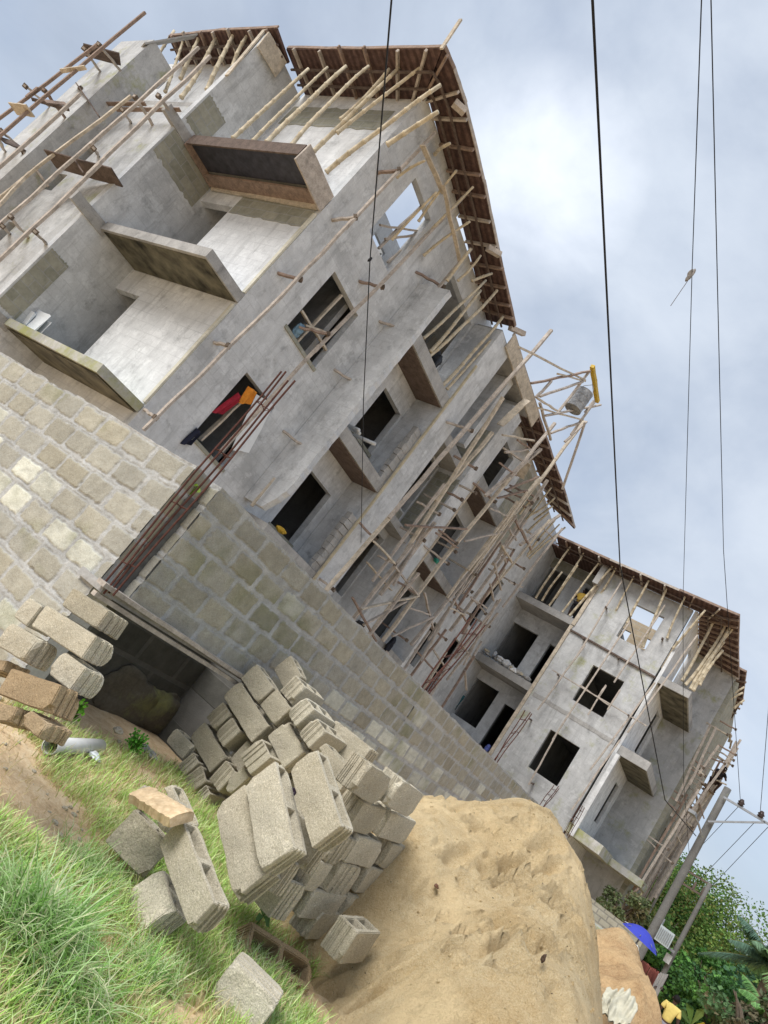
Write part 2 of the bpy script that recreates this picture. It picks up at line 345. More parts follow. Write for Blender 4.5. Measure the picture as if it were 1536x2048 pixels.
# ---------------------------------------------------------------- heaps of sand (height fields through measured points)
def rbf(P, Z):
    P = np.array(P); n = len(P)
    def k(r): return np.where(r > 1e-9, r ** 2 * np.log(r + 1e-12), 0)
    A = np.zeros((n + 3, n + 3)); A[:n, :n] = k(np.linalg.norm(P[:, None] - P[None], axis=2)) + np.eye(n) * .02
    A[:n, n] = 1; A[:n, n + 1:] = P; A[n, :n] = 1; A[n + 1:, :n] = P.T
    w = np.linalg.solve(A, np.concatenate([Z, np.zeros(3)]))
    return lambda X, Y: k(np.sqrt((X[..., None] - P[:, 0]) ** 2 + (Y[..., None] - P[:, 1]) ** 2)) @ w[:n] + w[n] + w[n + 1] * X + w[n + 2] * Y
def heap(name, cps, anchors, x0, x1, y0, y1, st, mat, label, cat, dents=(), rough=.012, skirt=.5):
    pts = [AY(p[:2], p[2]) for p in cps]
    P = [(p.x, p.y) for p in pts] + [a for a in anchors]; Z = [p.z for p in pts] + [gz(*a) - skirt for a in anchors]
    f = rbf(P, np.array(Z)); X, Y = np.meshgrid(np.arange(x0, x1, st), np.arange(y0, y1, st)); H = f(X, Y)
    for (px, py, yy, ra, rb, ang, dep) in dents:
        c = AY((px, py), yy); ca, sa = math.cos(ang), math.sin(ang)
        u = (X - c.x) * ca + (Y - c.y) * sa; v = -(X - c.x) * sa + (Y - c.y) * ca; r2 = (u / ra) ** 2 + (v / rb) ** 2
        dep = dep * 1.7; H += -dep * np.exp(-r2 ** 3) + .35 * dep * np.exp(-((np.sqrt(r2) - 1.35) / .3) ** 2)
    mb = MB(); nx = X.shape[1]; low = []
    for j in range(X.shape[0]):
        for i in range(nx):
            x, y = X[j, i], Y[j, i]; g = gz(x, y)
            big_ = noise.noise((x * 1.1 + 3, y * 1.1, 7)); rid = 1 - abs(noise.noise((x * 2.1, y * 2.1, 11)) * 2)
            h = H[j, i] + rough * 4.0 * big_ + rough * 1.6 * rid ** 3 + rough * (noise.noise((x * 6, y * 6, 1)) + .6 * noise.noise((x * 17, y * 17, 2))) + rough * 2.2 * noise.noise((x * 2.2, y * 2.2, 5))
            low.append(h < g - .06); mb.v.append((x, y, max(h, g - .1)))
    for j in range(X.shape[0] - 1):
        for i in range(nx - 1):
            q = (j * nx + i, j * nx + i + 1, (j + 1) * nx + i + 1, (j + 1) * nx + i)
            if not all(low[k] for k in q): mb.f.append(q)
    return solo(name, mb, mat, label, cat, smooth=True)
def m_sand(name, c, c2, sc=1.0):
    q = N(name, .98)
    a = q.noise(1.6, 5, .6); f = q.noise(120 * sc, 4, .75); m = q.noise(14, 6, .7); sp = q.noise(34, 2, .5)
    col = q.ramp(a, [(.35, c), (.62, c2)])
    col = q.mix(.7, col, q.ramp(f, [(.3, .15), (.7, .9)]), 'SOFT_LIGHT')
    col = q.mix(.45, col, q.ramp(m, [(.3, .3), (.7, .75)]), 'SOFT_LIGHT')
    col = q.mix(q.ramp(sp, [(.735, 0.0), (.76, 1.0)]), col, (.10, .06, .035))
    dry = q.noise(1.2, 6, .65); col = q.mix(q.ramp(dry, [(.48, 0.0), (.62, .75)]), col, tuple(min(1, k * 1.30) for k in c2))
    damp = q.noise(2.3, 7, .7); col = q.mix(q.ramp(damp, [(.54, 0.0), (.70, .5)]), col, tuple(k * .55 for k in c))
    return q.out(col, f, .014, 1.0, m, .05)
SAND = m_sand('yellow_sand', (.63, .455, .235), (.72, .56, .325)); SAND2 = m_sand('orange_laterite', (.44, .27, .135), (.56, .39, .21), .4)
cps = [(845, 1608, 5.6), (900, 1606, 6.2), (950, 1605, 6.5), (1005, 1606, 6.75), (1060, 1615, 6.9), (1130, 1690, 6.6), (1170, 1760, 6.3), (1155, 1850, 5.6), (1160, 1950, 5.1), (1180, 2048, 4.6),
       (900, 1750, 5.2), (1000, 1750, 5.5), (1000, 1900, 4.6), (900, 1900, 4.5), (1050, 2000, 4.3), (840, 1700, 5.0), (760, 1850, 4.8), (700, 1950, 4.5), (690, 2048, 4.3), (900, 2048, 4.0)]
anch = [(-3.2, 8.4), (-2.2, 9.2), (-1.2, 8.9), (-.3, 7.9), (.25, 6.6), (.45, 5.2), (.5, 4.0), (-.2, 2.9), (-1.0, 3.1), (-3.4, 7.2), (-1.75, 3.9)]
dents = [(1085, 1655, 6.5, .13, .05, .9, .05), (1070, 1730, 5.9, .16, .08, 1.2, .05), (900, 1740, 5.3, .15, .06, 1.4, .05), (1000, 1845, 4.9, .10, .05, 0, .06), (920, 1825, 4.9, .10, .045, .2, .05),
         (1110, 1805, 5.6, .12, .05, .9, .05), (1100, 1890, 5.1, .12, .05, .8, .05), (870, 1840, 4.7, .08, .04, .4, .03), (980, 1935, 4.5, .14, .06, .3, .045), (885, 1640, 5.8, .20, .06, .2, .08),
         (1010, 1690, 6.0, .08, .03, .5, .03), (925, 1870, 4.7, .05, .09, .1, .05), (1045, 1750, 5.7, .07, .03, .8, .03)]
for k in range(110):
    dents.append((random.uniform(800, 1160), random.uniform(1630, 2030), random.uniform(4.4, 6.4), random.uniform(.025, .08), random.uniform(.015, .04), random.uniform(0, 3), random.uniform(.010, .030)))
for k in range(16): dents.append((random.uniform(830, 1120), random.uniform(1640, 2000), random.uniform(4.4, 6.2), .14, .055, random.uniform(.2, 1.3), random.uniform(.05, .085)))
heap('sand_heap', cps, anch, -3.6, .7, 2.7, 9.4, .026, SAND, 'tall heap of yellow building sand beside the big stack of blocks', 'sand heap', dents, .014)
cps2 = [(1195, 1868, 14), (1230, 1885, 14.5), (1290, 1960, 14), (1318, 2048, 12.5), (1200, 1990, 12), (1250, 2048, 11), (1180, 1960, 12.5)]
heap('laterite_heap', cps2, [(-2.6, 15.5), (-1.6, 17), (-.1, 16.5), (.5, 14.2), (.42, 11.8), (-.2, 9.8), (-1.8, 10.2), (-2.6, 13)], -2.8, 1.2, 9.5, 17.5, .09, SAND2,
     'heap of orange laterite soil behind the yellow sand', 'soil heap', (), .05)

# ---------------------------------------------------------------- boundary wall of sandcrete blocks
def vn(X, Y, sc, seed, oct=1):
    out = np.zeros_like(X); amp = 1.0; tot = 0
    for o in range(oct):
        r = np.random.default_rng(seed + o * 17); T = r.uniform(-1, 1, (256, 256)); x = X * sc + 50.3; y = Y * sc + 71.7; xi = np.floor(x).astype(int); yi = np.floor(y).astype(int); fx = x - xi; fy = y - yi
        fx = fx * fx * (3 - 2 * fx); fy = fy * fy * (3 - 2 * fy); a = T[xi % 256, yi % 256]; b = T[(xi + 1) % 256, yi % 256]; c = T[xi % 256, (yi + 1) % 256]; d = T[(xi + 1) % 256, (yi + 1) % 256]
        out += amp * ((a * (1 - fx) + b * fx) * (1 - fy) + (c * (1 - fx) + d * fx) * fy); tot += amp; amp *= .55; sc *= 2.1
    return out / tot
def ss(a, b, t): t = np.clip((t - a) / (b - a), 0, 1); return t * t * (3 - 2 * t)
def laid_wall(name, O, U, Nn, u0, u1, v0, v1, res, seed, white, hole=None, pitch=.42, course=.237):
    # one masonry sheet: every block its own tint, its own uneven face, mortar smeared into and over the joints
    O = np.array(O, float); U = np.array(U, float); Nn = np.array(Nn, float); nu = int((u1 - u0) / res) + 1; nv = int((v1 - v0) / res) + 1
    Ug, Vg = np.meshgrid(np.linspace(u0, u1, nu), np.linspace(v0, v1, nv)); r = np.random.default_rng(seed)
    uw = Ug + .010 * vn(Ug, Vg, 9, seed + 1, 2) + .008 * vn(Ug, Vg, 34, seed + 2); vw = Vg + .010 * vn(Ug, Vg, 8, seed + 3, 2) + .007 * vn(Ug, Vg, 36, seed + 4)
    row = np.floor((v1 - vw) / course).astype(int); nr = row.max() + 3; row = np.clip(row, 0, nr - 1); fv = (v1 - vw) / course - row
    shift = (np.arange(nr) % 2) * .5 + r.uniform(-.12, .12, nr); uu = (uw - u0) / pitch + shift[row]; col = np.floor(uu).astype(int) + 1; fu = uu - np.floor(uu); nc = col.max() + 3
    jl = r.uniform(.03, .075, (nr, nc)); jr = r.uniform(.03, .075, (nr, nc)); jb = r.uniform(.05, .13, (nr, nc)); jt = r.uniform(.05, .13, (nr, nc)); g = lambda A: A[row, col]
    d = np.minimum(np.minimum((fu - g(jl)) * pitch, (1 - g(jr) - fu) * pitch), np.minimum((fv - g(jt)) * course, (1 - g(jb) - fv) * course))
    cx = np.minimum(fu - g(jl), 1 - g(jr) - fu) * pitch; cy = np.minimum(fv - g(jt), 1 - g(jb) - fv) * course; rad = .022
    cor = (cx < rad) & (cy < rad); d = np.where(cor, rad - np.sqrt((rad - cx) ** 2 + (rad - cy) ** 2), d)
    d = d - .012 * np.clip(vn(Ug, Vg, 5, seed + 5, 2), 0, 1)                       # mortar smeared over the arrises
    ins = ss(0, .007, d); hb = r.uniform(.002, .012, (nr, nc)); kb = r.uniform(.84, 1.10, (nr, nc)); wh = r.uniform(0, 1, (nr, nc)); warm = r.uniform(.86, 1.0, (nr, nc))
    fine = vn(Ug, Vg, 55, seed + 6, 2); mo = vn(Ug, Vg, 13, seed + 7, 3)
    H = ins * (g(hb) + .0022 * fine + .004 * mo * .5) + (1 - ins) * (.0055 * mo + .003 * fine + .002) - .011 * np.exp(-((d + .002) / .0055) ** 2) * (.35 + .65 * (vn(Ug, Vg, 7, seed + 8) > -.2))
    uc_ = u0 + (col - .5 - shift[row]) * pitch; vc_ = v1 - (row + .5) * course; prob = white(uc_, vc_); iw = (g(wh) < prob)
    blk = np.stack([.355 * np.ones_like(d), .343 * g(warm) ** .3, .295 * g(warm)], -1) * g(kb)[..., None]; wht = np.stack([.56 + 0 * d, .555 + 0 * d, .47 + 0 * d], -1) * (.85 + .35 * (g(kb) - .84) / .26)[..., None] * (1 - .25 * np.clip(vn(Ug, Vg * 3, 6, seed + 9, 2), 0, 1))[..., None]
    blk = np.where(iw[..., None], wht, blk); blk = blk * (1 + .16 * mo)[..., None]
    moss = np.clip(vn(Ug, Vg, 1.7, seed + 10, 4) - .22, 0, 1) * 2.4; blk = blk * (1 - moss * .5)[..., None] + np.array([.15, .16, .05]) * (moss * .5)[..., None]
    mor = np.array([.39, .39, .375]) * (1 + .22 * mo + .12 * vn(Ug, Vg, 2.3, seed + 11, 2))[..., None]; C = blk * ins[..., None] + mor * (1 - ins)[..., None]
    edge = .02 * vn(Ug, 0 * Vg, 5, seed + 12, 2) * ss(v1 - .06, v1, Vg); P = O + U * Ug[..., None] + np.array([0, 0, 1.]) * (Vg + edge)[..., None] + Nn * H[..., None]
    me = bpy.data.meshes.new(name); me.vertices.add(nu * nv); me.vertices.foreach_set('co', P.reshape(-1)); I = np.arange(nu * nv).reshape(nv, nu); Q = np.stack([I[:-1, :-1], I[:-1, 1:], I[1:, 1:], I[1:, :-1]], -1)
    if hole is not None: Q = Q[~hole((Ug[:-1, :-1] + Ug[1:, 1:]) / 2, (Vg[:-1, :-1] + Vg[1:, 1:]) / 2)]
    Q = Q.reshape(-1, 4)
    me.loops.add(Q.size); me.loops.foreach_set('vertex_index', Q.ravel().astype(np.int32)); me.polygons.add(len(Q)); me.polygons.foreach_set('loop_start', np.arange(0, Q.size, 4, dtype=np.int32)); me.polygons.foreach_set('loop_total', np.full(len(Q), 4, np.int32)); me.polygons.foreach_set('use_smooth', np.ones(len(Q), bool)); me.update(calc_edges=True)
    at = me.color_attributes.new('tint', 'FLOAT_COLOR', 'POINT'); at.data.foreach_set('color', np.concatenate([C, np.ones_like(C[..., :1])], -1).reshape(-1).astype(np.float32)); me.materials.append(SBW)
    ww = wloc(wall); me.transform(Matrix.Translation(-ww)); o = bpy.data.objects.new(name, me); return link(o, wall)
TOP = .73
wall = thing('boundary_wall', 'rough boundary wall of laid sand blocks with thick smeared mortar in front of the building', 'wall', (-4.2, 3.5, -1.5))
mb = MB().box(-9.5, -4.32, 3.515, 3.72, -1.7, TOP - .03); mb2 = MB().hole_wall('x', -4.40, -4.215, 3.75, 20.5, -2.6, TOP - .03, [(3.75, 5.9, -2.6, -.39)])
part('core', mb, MORT, wall); part('core', mb2, MORT, wall)
zero = lambda U, V: 0 * U + .06
laid_wall('masonry', (0, 3.5, 0), (1, 0, 0), (0, -1, 0), -9.5, -4.31, -1.7, TOP, .011, 11, lambda U, V: .05 + .55 * ss(.2, -.1, V) * ss(-4.6, -5.2, U))
laid_wall('masonry', (-4.31, 0, 0), (0, 1, 0), (1, 0, 0), 3.5, 3.72, -.45, TOP, .011, 5, zero, pitch=.5)
laid_wall('masonry', (-4.2, 0, 0), (0, 1, 0), (1, 0, 0), 3.74, 9.0, -1.8, TOP, .012, 21, lambda U, V: .05 + .4 * ss(.1, -.1, V) * ss(6, 6.5, U), hole=lambda u, v: (u < 5.9) & (v < -.40))
laid_wall('masonry', (-4.2, 0, 0), (0, 1, 0), (1, 0, 0), 9.0, 20.5, -2.4, TOP, .02, 23, lambda U, V: .08 + .42 * ss(.25, .0, V) * ss(16, 14, U))
laid_wall('masonry', (0, 3.74, 0), (1, 0, 0), (0, -1, 0), -4.40, -4.2, -.39, TOP, .011, 6, zero, pitch=.5)
mb = MB().box(-4.52, -4.17, 3.46, 5.95, -.455, -.395, .006); part('lintel', mb, PLD, wall)
mb = MB().beam((-4.16, 3.40, -.385), (-4.15, 6.0, -.425), .10, .035, j=.004); mb.beam((-4.17, 3.42, -.475), (-4.15, 5.95, -.50), .05, .035, j=.004)
part('plank', mb, WD, wall)
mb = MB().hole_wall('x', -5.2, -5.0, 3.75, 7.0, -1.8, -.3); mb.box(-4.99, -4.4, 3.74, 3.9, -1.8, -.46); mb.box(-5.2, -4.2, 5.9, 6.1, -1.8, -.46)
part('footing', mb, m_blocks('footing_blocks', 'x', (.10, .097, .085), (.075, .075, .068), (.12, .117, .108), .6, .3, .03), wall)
mb = MB()
for (px, py, r) in ((250, 1405, .36), (320, 1430, .3), (190, 1440, .26)):
    c = AX((px, py), -5.0); n0 = len(mb.v); bm = bmesh.new(); bmesh.ops.create_icosphere(bm, subdivisions=4, radius=r)
    vs = [c + Vector((v.co.x * .22, v.co.y * 1.3, v.co.z * .9)) * (1 + .28 * noise.noise(v.co * 5 + c) + .12 * noise.noise(v.co * 19 + c)) for v in bm.verts]; mb.add(vs, [tuple(v.index for v in f.verts) for f in bm.faces]); bm.free()
part('rubble_concrete', mb, m_plaster('earthy_concrete', .13, (1, .88, .66), moss=-.4), wall, smooth=True)
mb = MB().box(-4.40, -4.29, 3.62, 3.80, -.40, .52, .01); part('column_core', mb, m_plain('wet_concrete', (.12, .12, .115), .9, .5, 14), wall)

# starter bars standing out of the wall columns
def rebar(label, pairs, ax, val, ties=(.12, .38, .62, .85), r=.008):
    P = [((AX(a, val) if ax == 'x' else AY(a, val)), (AX(b, val) if ax == 'x' else AY(b, val))) for a, b in pairs]
    t = thing('column_rebar', label, 'rebar', P[0][0]); off = [Vector((0, 0, 0)), Vector((-.01, .0, 0)), Vector((-.03, .05, 0)), Vector((-.02, .04, 0))]
    Q = []
    for i, (a, b) in enumerate(P):
        a = a + off[i % 4]; b = b + off[i % 4]; Q.append((a, b)); d = (b - a)
        mb = MB().tube([a + d * s + Vector((.006 * math.sin(s * 9 + i), .006 * math.cos(s * 7 + i), 0)) for s in np.linspace(0, 1, 9)], r, 6)
        part('bar', mb, RST, t)
    for s in ties:
        c = [a.lerp(b, s) for a, b in Q]
        if len(c) >= 3:
            mb = MB().tube(c + [c[0]], r * .5, 5); part('stirrup', mb, RST, t)
    return t
rebar('rusty bundle of starter bars rising from the near corner column of the block wall', [((195, 1180), (562, 742)), ((207, 1188), (574, 744)), ((212, 1184), (577, 756)), ((222, 1190), (590, 757))], 'y', 3.465, r=.0085)
rebar('tall dark red starter bars by the far timber scaffold above the block wall', [((790, 1452), (940, 1235)), ((820, 1440), (955, 1240)), ((848, 1382), (965, 1245)), ((858, 1388), (972, 1250))], 'x', -4.3, r=.011)
rebar('pair of rusty starter bars before the ground floor openings of the end wing', [((975, 1545), (1050, 1420)), ((985, 1525), (1062, 1425)), ((992, 1530), (1066, 1428))], 'x', -4.3, r=.010)
rebar('short dark starter bars under the lower dark window of the end wing', [((1073, 1618), (1108, 1570)), ((1081, 1622), (1118, 1573)), ((1079, 1628), (1120, 1578))], 'x', -4.3, r=.010)
rebar('starter bars beside the sand heap crest and the mossy canopy', [((1128, 1668), (1160, 1610)), ((1134, 1672), (1166, 1612)), ((1138, 1676), (1171, 1616))], 'x', -4.3, r=.011)
# ---------------------------------------------------------------- main block of the unfinished building
MAIN = thing('unfinished_building', 'tall unfinished grey concrete block nearest the camera with stacked corner balconies and plank formed eaves', 'building', (-12, 7.8, -2.5))
END = thing('unfinished_building', 'lower unfinished grey end block beyond the scaffold with square dark windows and plank eaves', 'building', (-9.2, 28, -3))
# east front (faces the road), outer face x = -12
holes = [(9.1, 10.35, 2.42, 4.27), (9.1, 10.5, 5.72, 7.48), (9.08, 10.3, 8.85, 10.75),
         (12.67, 13.87, 2.32, 4.04), (12.88, 14.1, 5.7, 7.2), (12.2, 14.1, 8.75, 10.86),
         (15.25, 15.6, -1, 4.6), (16.3, 17.15, 5.6, 7.5), (15.3, 17.15, 8.3, 10.9), (16.5, 17.15, 2.3, 4.5),
         (19.5, 20.75, 2.2, 4.2), (19.5, 20.75, 5.2, 7.3), (19.4, 20.8, 8.4, 10.6),
         (22.3, 23.8, 2.4, 4.2), (22.6, 23.8, 5.5, 7.25), (22.3, 23.7, 8.8, 10.4), (25.25, 26.3, 2.0, 4.5), (25.25, 26.3, 5.3, 7.7)]
mb = MB().hole_wall('x', -12.2, -12.0, 7.8, 29.38, -2.5, 11.35, holes); part('wall', mb, PL, MAIN)
mb = MB().box(-12.2, -12.0, 7.8, 10.9, 11.352, 11.9); mb.box(-12.2, -12.0, 10.9, 15.0, 11.352, 11.62); mb.box(-12.2, -12.0, 18, 28.3, 11.352, 11.5); part('wall_plate', mb, PL, MAIN)
# south end bay wall (faces the camera), outer face y = 7.8
p3 = AY((577, 232), 7.8); p4 = AY((632, 250), 7.8)
mb = MB().hole_wall('y', 7.8, 8.0, -16.2, -12.2, -2.5, 11.98, [(-16.2, -15.1, 2.15, 4.4), (-16.2, -14.85, 5.25, 7.55), (p3.x, p4.x, min(p3.z, p4.z), max(p3.z, p4.z) - .0)])
part('wall', mb, PLL, MAIN)
mb = MB().hole_wall('x', -16.4, -16.2, 6.15, 10.2, -2.5, 11.65, []); mb.box(-16.38, -16.19, 10.2, 10.4, -2.5, 11); part('wall', mb, PL, MAIN)
mb = MB().hole_wall('y', 6.15, 6.35, -19.1, -16.4, -2.5, 8.75, [(-18.95, -18.4, 6.45, 6.98), (-19.05, -18.5, 5.4, 5.98), (-18.9, -18.4, 3.6, 4.2)]); part('wall', mb, PLM, MAIN)
sh0 = AY((303, 178), 6.9); sh1 = AY((338, 158), 6.9)
mb = MB().hole_wall('y', 6.9, 7.1, -21.7, -16.4, 8.8, 11.7, [(sh0.x, sh1.x, sh0.z, sh1.z)]); part('wall', mb, PLL, MAIN)
mb = MB().box(-20.75, -19.1, 5.47, 6.25, -2.5, 10.3, .02); part('wall', mb, PLM, MAIN)
mb = MB().box(-19.1, -16.4, 6.15, 7.1, 8.75, 8.9); part('terrace_slab', mb, PLD, MAIN)
# inside: floors and a back wall so that the openings look into dark rooms
mb = MB()
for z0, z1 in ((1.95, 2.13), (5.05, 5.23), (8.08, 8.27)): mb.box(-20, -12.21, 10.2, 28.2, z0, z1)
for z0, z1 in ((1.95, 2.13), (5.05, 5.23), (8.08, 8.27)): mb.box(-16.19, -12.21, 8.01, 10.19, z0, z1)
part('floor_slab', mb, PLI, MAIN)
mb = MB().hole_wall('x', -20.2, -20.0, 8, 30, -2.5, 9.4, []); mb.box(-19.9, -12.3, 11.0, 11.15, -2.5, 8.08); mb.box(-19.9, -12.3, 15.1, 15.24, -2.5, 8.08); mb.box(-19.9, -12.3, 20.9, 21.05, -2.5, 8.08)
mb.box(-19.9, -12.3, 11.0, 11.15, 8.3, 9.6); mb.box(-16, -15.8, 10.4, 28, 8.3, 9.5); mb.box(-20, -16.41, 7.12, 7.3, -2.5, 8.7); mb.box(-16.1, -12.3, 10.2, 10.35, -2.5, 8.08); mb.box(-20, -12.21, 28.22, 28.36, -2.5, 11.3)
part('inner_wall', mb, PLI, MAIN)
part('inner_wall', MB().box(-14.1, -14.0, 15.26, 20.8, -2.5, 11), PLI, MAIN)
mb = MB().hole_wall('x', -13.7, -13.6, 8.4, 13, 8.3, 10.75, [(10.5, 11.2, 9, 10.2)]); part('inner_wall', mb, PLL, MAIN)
mb = MB().box(-20, -12.25, 12.1, 28.2, 11.0, 11.2); part('roof_slab', mb, PLD, MAIN)
# corner balcony slabs
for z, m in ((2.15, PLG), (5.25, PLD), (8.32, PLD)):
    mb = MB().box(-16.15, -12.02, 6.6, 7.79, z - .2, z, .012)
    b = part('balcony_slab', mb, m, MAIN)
    if z < 8: part('soffit_board', MB().box(-16.1, -12.08, 6.68, 7.78, z - .225, z - .215), DKB, b)  # thin dark mottled sheet added to darken the slab underside
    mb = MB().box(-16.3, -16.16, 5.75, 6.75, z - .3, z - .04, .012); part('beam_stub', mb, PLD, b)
mb = MB()
mb.beam((-16.12, 6.56, 8.15), (-16.12, 7.7, 8.12), .05, .36, j=.005); part('formwork_board', mb, WDB, MAIN)
mb = MB().beam((-11.99, 6.55, 8.12), (-11.99, 7.76, 8.08), .05, .5, j=.005); part('formwork_board', mb, WD, MAIN)
mb = MB().beam((-16.1, 7.55, 8.0), (-12.1, 7.55, 8.0), .36, .05, j=.006); part('formwork_board', mb, WDB, MAIN)
mb = MB().beam((-16.1, 7.74, 7.98), (-12.1, 7.74, 7.93), .05, .14, j=.006); part('formwork_board', mb, WDL, MAIN)
mb = MB().beam((-16.1, 6.57, 8.16), (-12.05, 6.57, 8.18), .04, .3, j=.004); part('formwork_board', mb, WDD, MAIN)
mb = MB().box(-16.05, -12.05, 6.62, 7.36, 8.09, 8.115); part('formwork_board', mb, m_plain('near_black_sheet', (.045, .045, .055), .5, .6, 5), MAIN)  # near-black sheet on the underside of the top corner slab
# bare blockwork where the render stops
def patch(root, ax, c, u0, u1, v0, v1, mat, name='bare_blockwork', seed=0):
    n = 16; top = [(u0 + (u1 - u0) * i / n, v1 + .05 * noise.noise((i * .8, seed, 1))) for i in range(n + 1)]; bot = [(u0 + (u1 - u0) * i / n, v0 + .07 * noise.noise((i * .8, seed, 5))) for i in range(n + 1)]
    mb = MB(); f = (lambda u, v, c: (c, u, v)) if ax == 'x' else (lambda u, v, c: (u, c, v))
    d = .012 if ax == 'x' else -.012
    for i in range(n):
        a, b, e, g = bot[i], bot[i + 1], top[i + 1], top[i]
        mb.add([f(*a, c + d), f(*b, c + d), f(*e, c + d), f(*g, c + d), f(*a, c - d), f(*b, c - d), f(*e, c - d), f(*g, c - d)], [(0, 1, 2, 3), (3, 2, 6, 7), (0, 4, 5, 1)])
    return part(name, mb, mat, root)
patch(MAIN, 'y', 7.8, -14.8, -12.15, 7.35, 7.98, BLY, seed=1); patch(MAIN, 'x', -16.2, 6.2, 7.75, 7.25, 8.0, BLX, seed=2); patch(MAIN, 'x', -16.2, 6.2, 6.72, 2.2, 3.9, BLX, seed=3)
patch(MAIN, 'x', -16.2, 6.2, 6.9, 8.4, 9.3, BLX, seed=4); patch(MAIN, 'x', -12.0, 15.6, 17.1, 4.9, 5.55, BLX, seed=5); patch(MAIN, 'y', 17.2, -11.95, -11.05, 5.0, 7.4, BLY, seed=6); patch(MAIN, 'y', 17.2, -11.95, -11.05, 8.0, 9.4, BLY, seed=16)
patch(MAIN, 'x', -12.0, 22.0, 24.5, 8.3, 11.2, BLX, seed=7); patch(MAIN, 'y', 7.8, -16.1, -12.5, 10.6, 11.3, BLY, seed=8)
# corner screed batten and sill edges
mb = MB().beam((-12.06, 7.77, 2.2), (-12.06, 7.77, 4.95), .09, .05, j=.004); mb.beam((-12.06, 7.77, 5.3), (-12.06, 7.77, 7.75), .09, .05, j=.004); part('corner_batten', mb, m_plaster('pale_screed', .62, (1, .95, .78)), MAIN)
for q_ in ((9.05, 10.55, 5.62, 5.715), (9.05, 10.4, 2.33, 2.415), (12.85, 14.12, 5.6, 5.695), (12.6, 13.9, 2.22, 2.315)): part('window_sill', MB().box(-12.23, -11.965, *q_, .012), BLX, MAIN)
# fins and piers and the balconies between them
def rough_fin(y0, y1, x0, x1, z0, z1, mat, seed):
    n = 60; mb = MB(); vs = []
    for i in range(n + 1):
        z = z0 + (z1 - z0) * i / n; e = x1 + .03 * noise.noise((z * 7, seed, 0)) + .02 * noise.noise((z * 19, seed, 3)) - (.35 * max(0, 1 - (z - z0) / .8) ** 1.5 if i < n * .14 else 0)
        vs += [(x0, y0, z), (e, y0, z), (e - .01, y1, z), (x0, y1, z)]
    fs = []
    for i in range(n):
        o = i * 4
        for k in range(4): fs.append((o + k, o + (k + 1) % 4, o + 4 + (k + 1) % 4, o + 4 + k))
    fs += [(3, 2, 1, 0), (n * 4, n * 4 + 1, n * 4 + 2, n * 4 + 3)]
    return mb.add(vs, fs)
part('side_fin', rough_fin(11.4, 11.6, -11.99, -11.0, 2.3, 9.65, PL, 1), PL, MAIN)
part('side_fin', rough_fin(20.95, 21.15, -11.99, -11.0, -2.3, 8.3, PL, 2), PLL, MAIN)
mb = MB().box(-11.99, -11.0, 14.2, 15.2, -2.5, 11.0, .01); part('pier', mb, PL, MAIN)
mb = MB().beam((-10.98, 14.2, 1.8), (-10.98, 14.2, 9.6), .06, .06, j=.006); part('edge_board', mb, m_plain('pale_edge_board', (.50, .44, .31), .9, .25, 6), MAIN)
mb = MB().box(-11.99, -11.0, 17.2, 18.0, -2.5, 10.6, .01); part('pier', mb, PL, MAIN)
mb = MB().beam((-10.98, 18.02, 1.8), (-10.98, 18.02, 8.0), .06, .06, j=.006); part('edge_board', mb, WDL, MAIN)
for y0, y1 in ((11.6, 14.2), (18.0, 20.95)):
    for z0, z1 in ((1.75, 2.08), (4.8, 5.12), (7.92, 8.28)):
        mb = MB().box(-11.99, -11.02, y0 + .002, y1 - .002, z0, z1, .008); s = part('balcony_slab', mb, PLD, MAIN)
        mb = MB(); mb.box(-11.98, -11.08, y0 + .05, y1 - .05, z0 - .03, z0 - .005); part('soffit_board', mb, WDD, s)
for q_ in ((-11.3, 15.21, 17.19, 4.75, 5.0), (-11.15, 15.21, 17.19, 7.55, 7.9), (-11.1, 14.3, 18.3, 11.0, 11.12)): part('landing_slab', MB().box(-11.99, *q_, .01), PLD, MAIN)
mb = MB().box(-11.99, -11.2, 16.35, 16.6, 8.2, 10.97, .01); part('pier', mb, PL, MAIN)
mb = MB().box(-11.99, -11.25, 17.6, 17.95, 10.6, 10.97); part('pier', mb, PL, MAIN)
# low tile edges of the balconies
random.seed(3)
for z0 in (2.09, 5.13):
    mb = MB()
    for k in range(9): mb.box(-11.2, -11.05 + random.uniform(0, .03), 13.85 + random.uniform(-.03, .03), 14.17, z0 + k * .2, z0 + k * .2 + .19, .012)
    part('block_toothing', mb, PLD, MAIN)

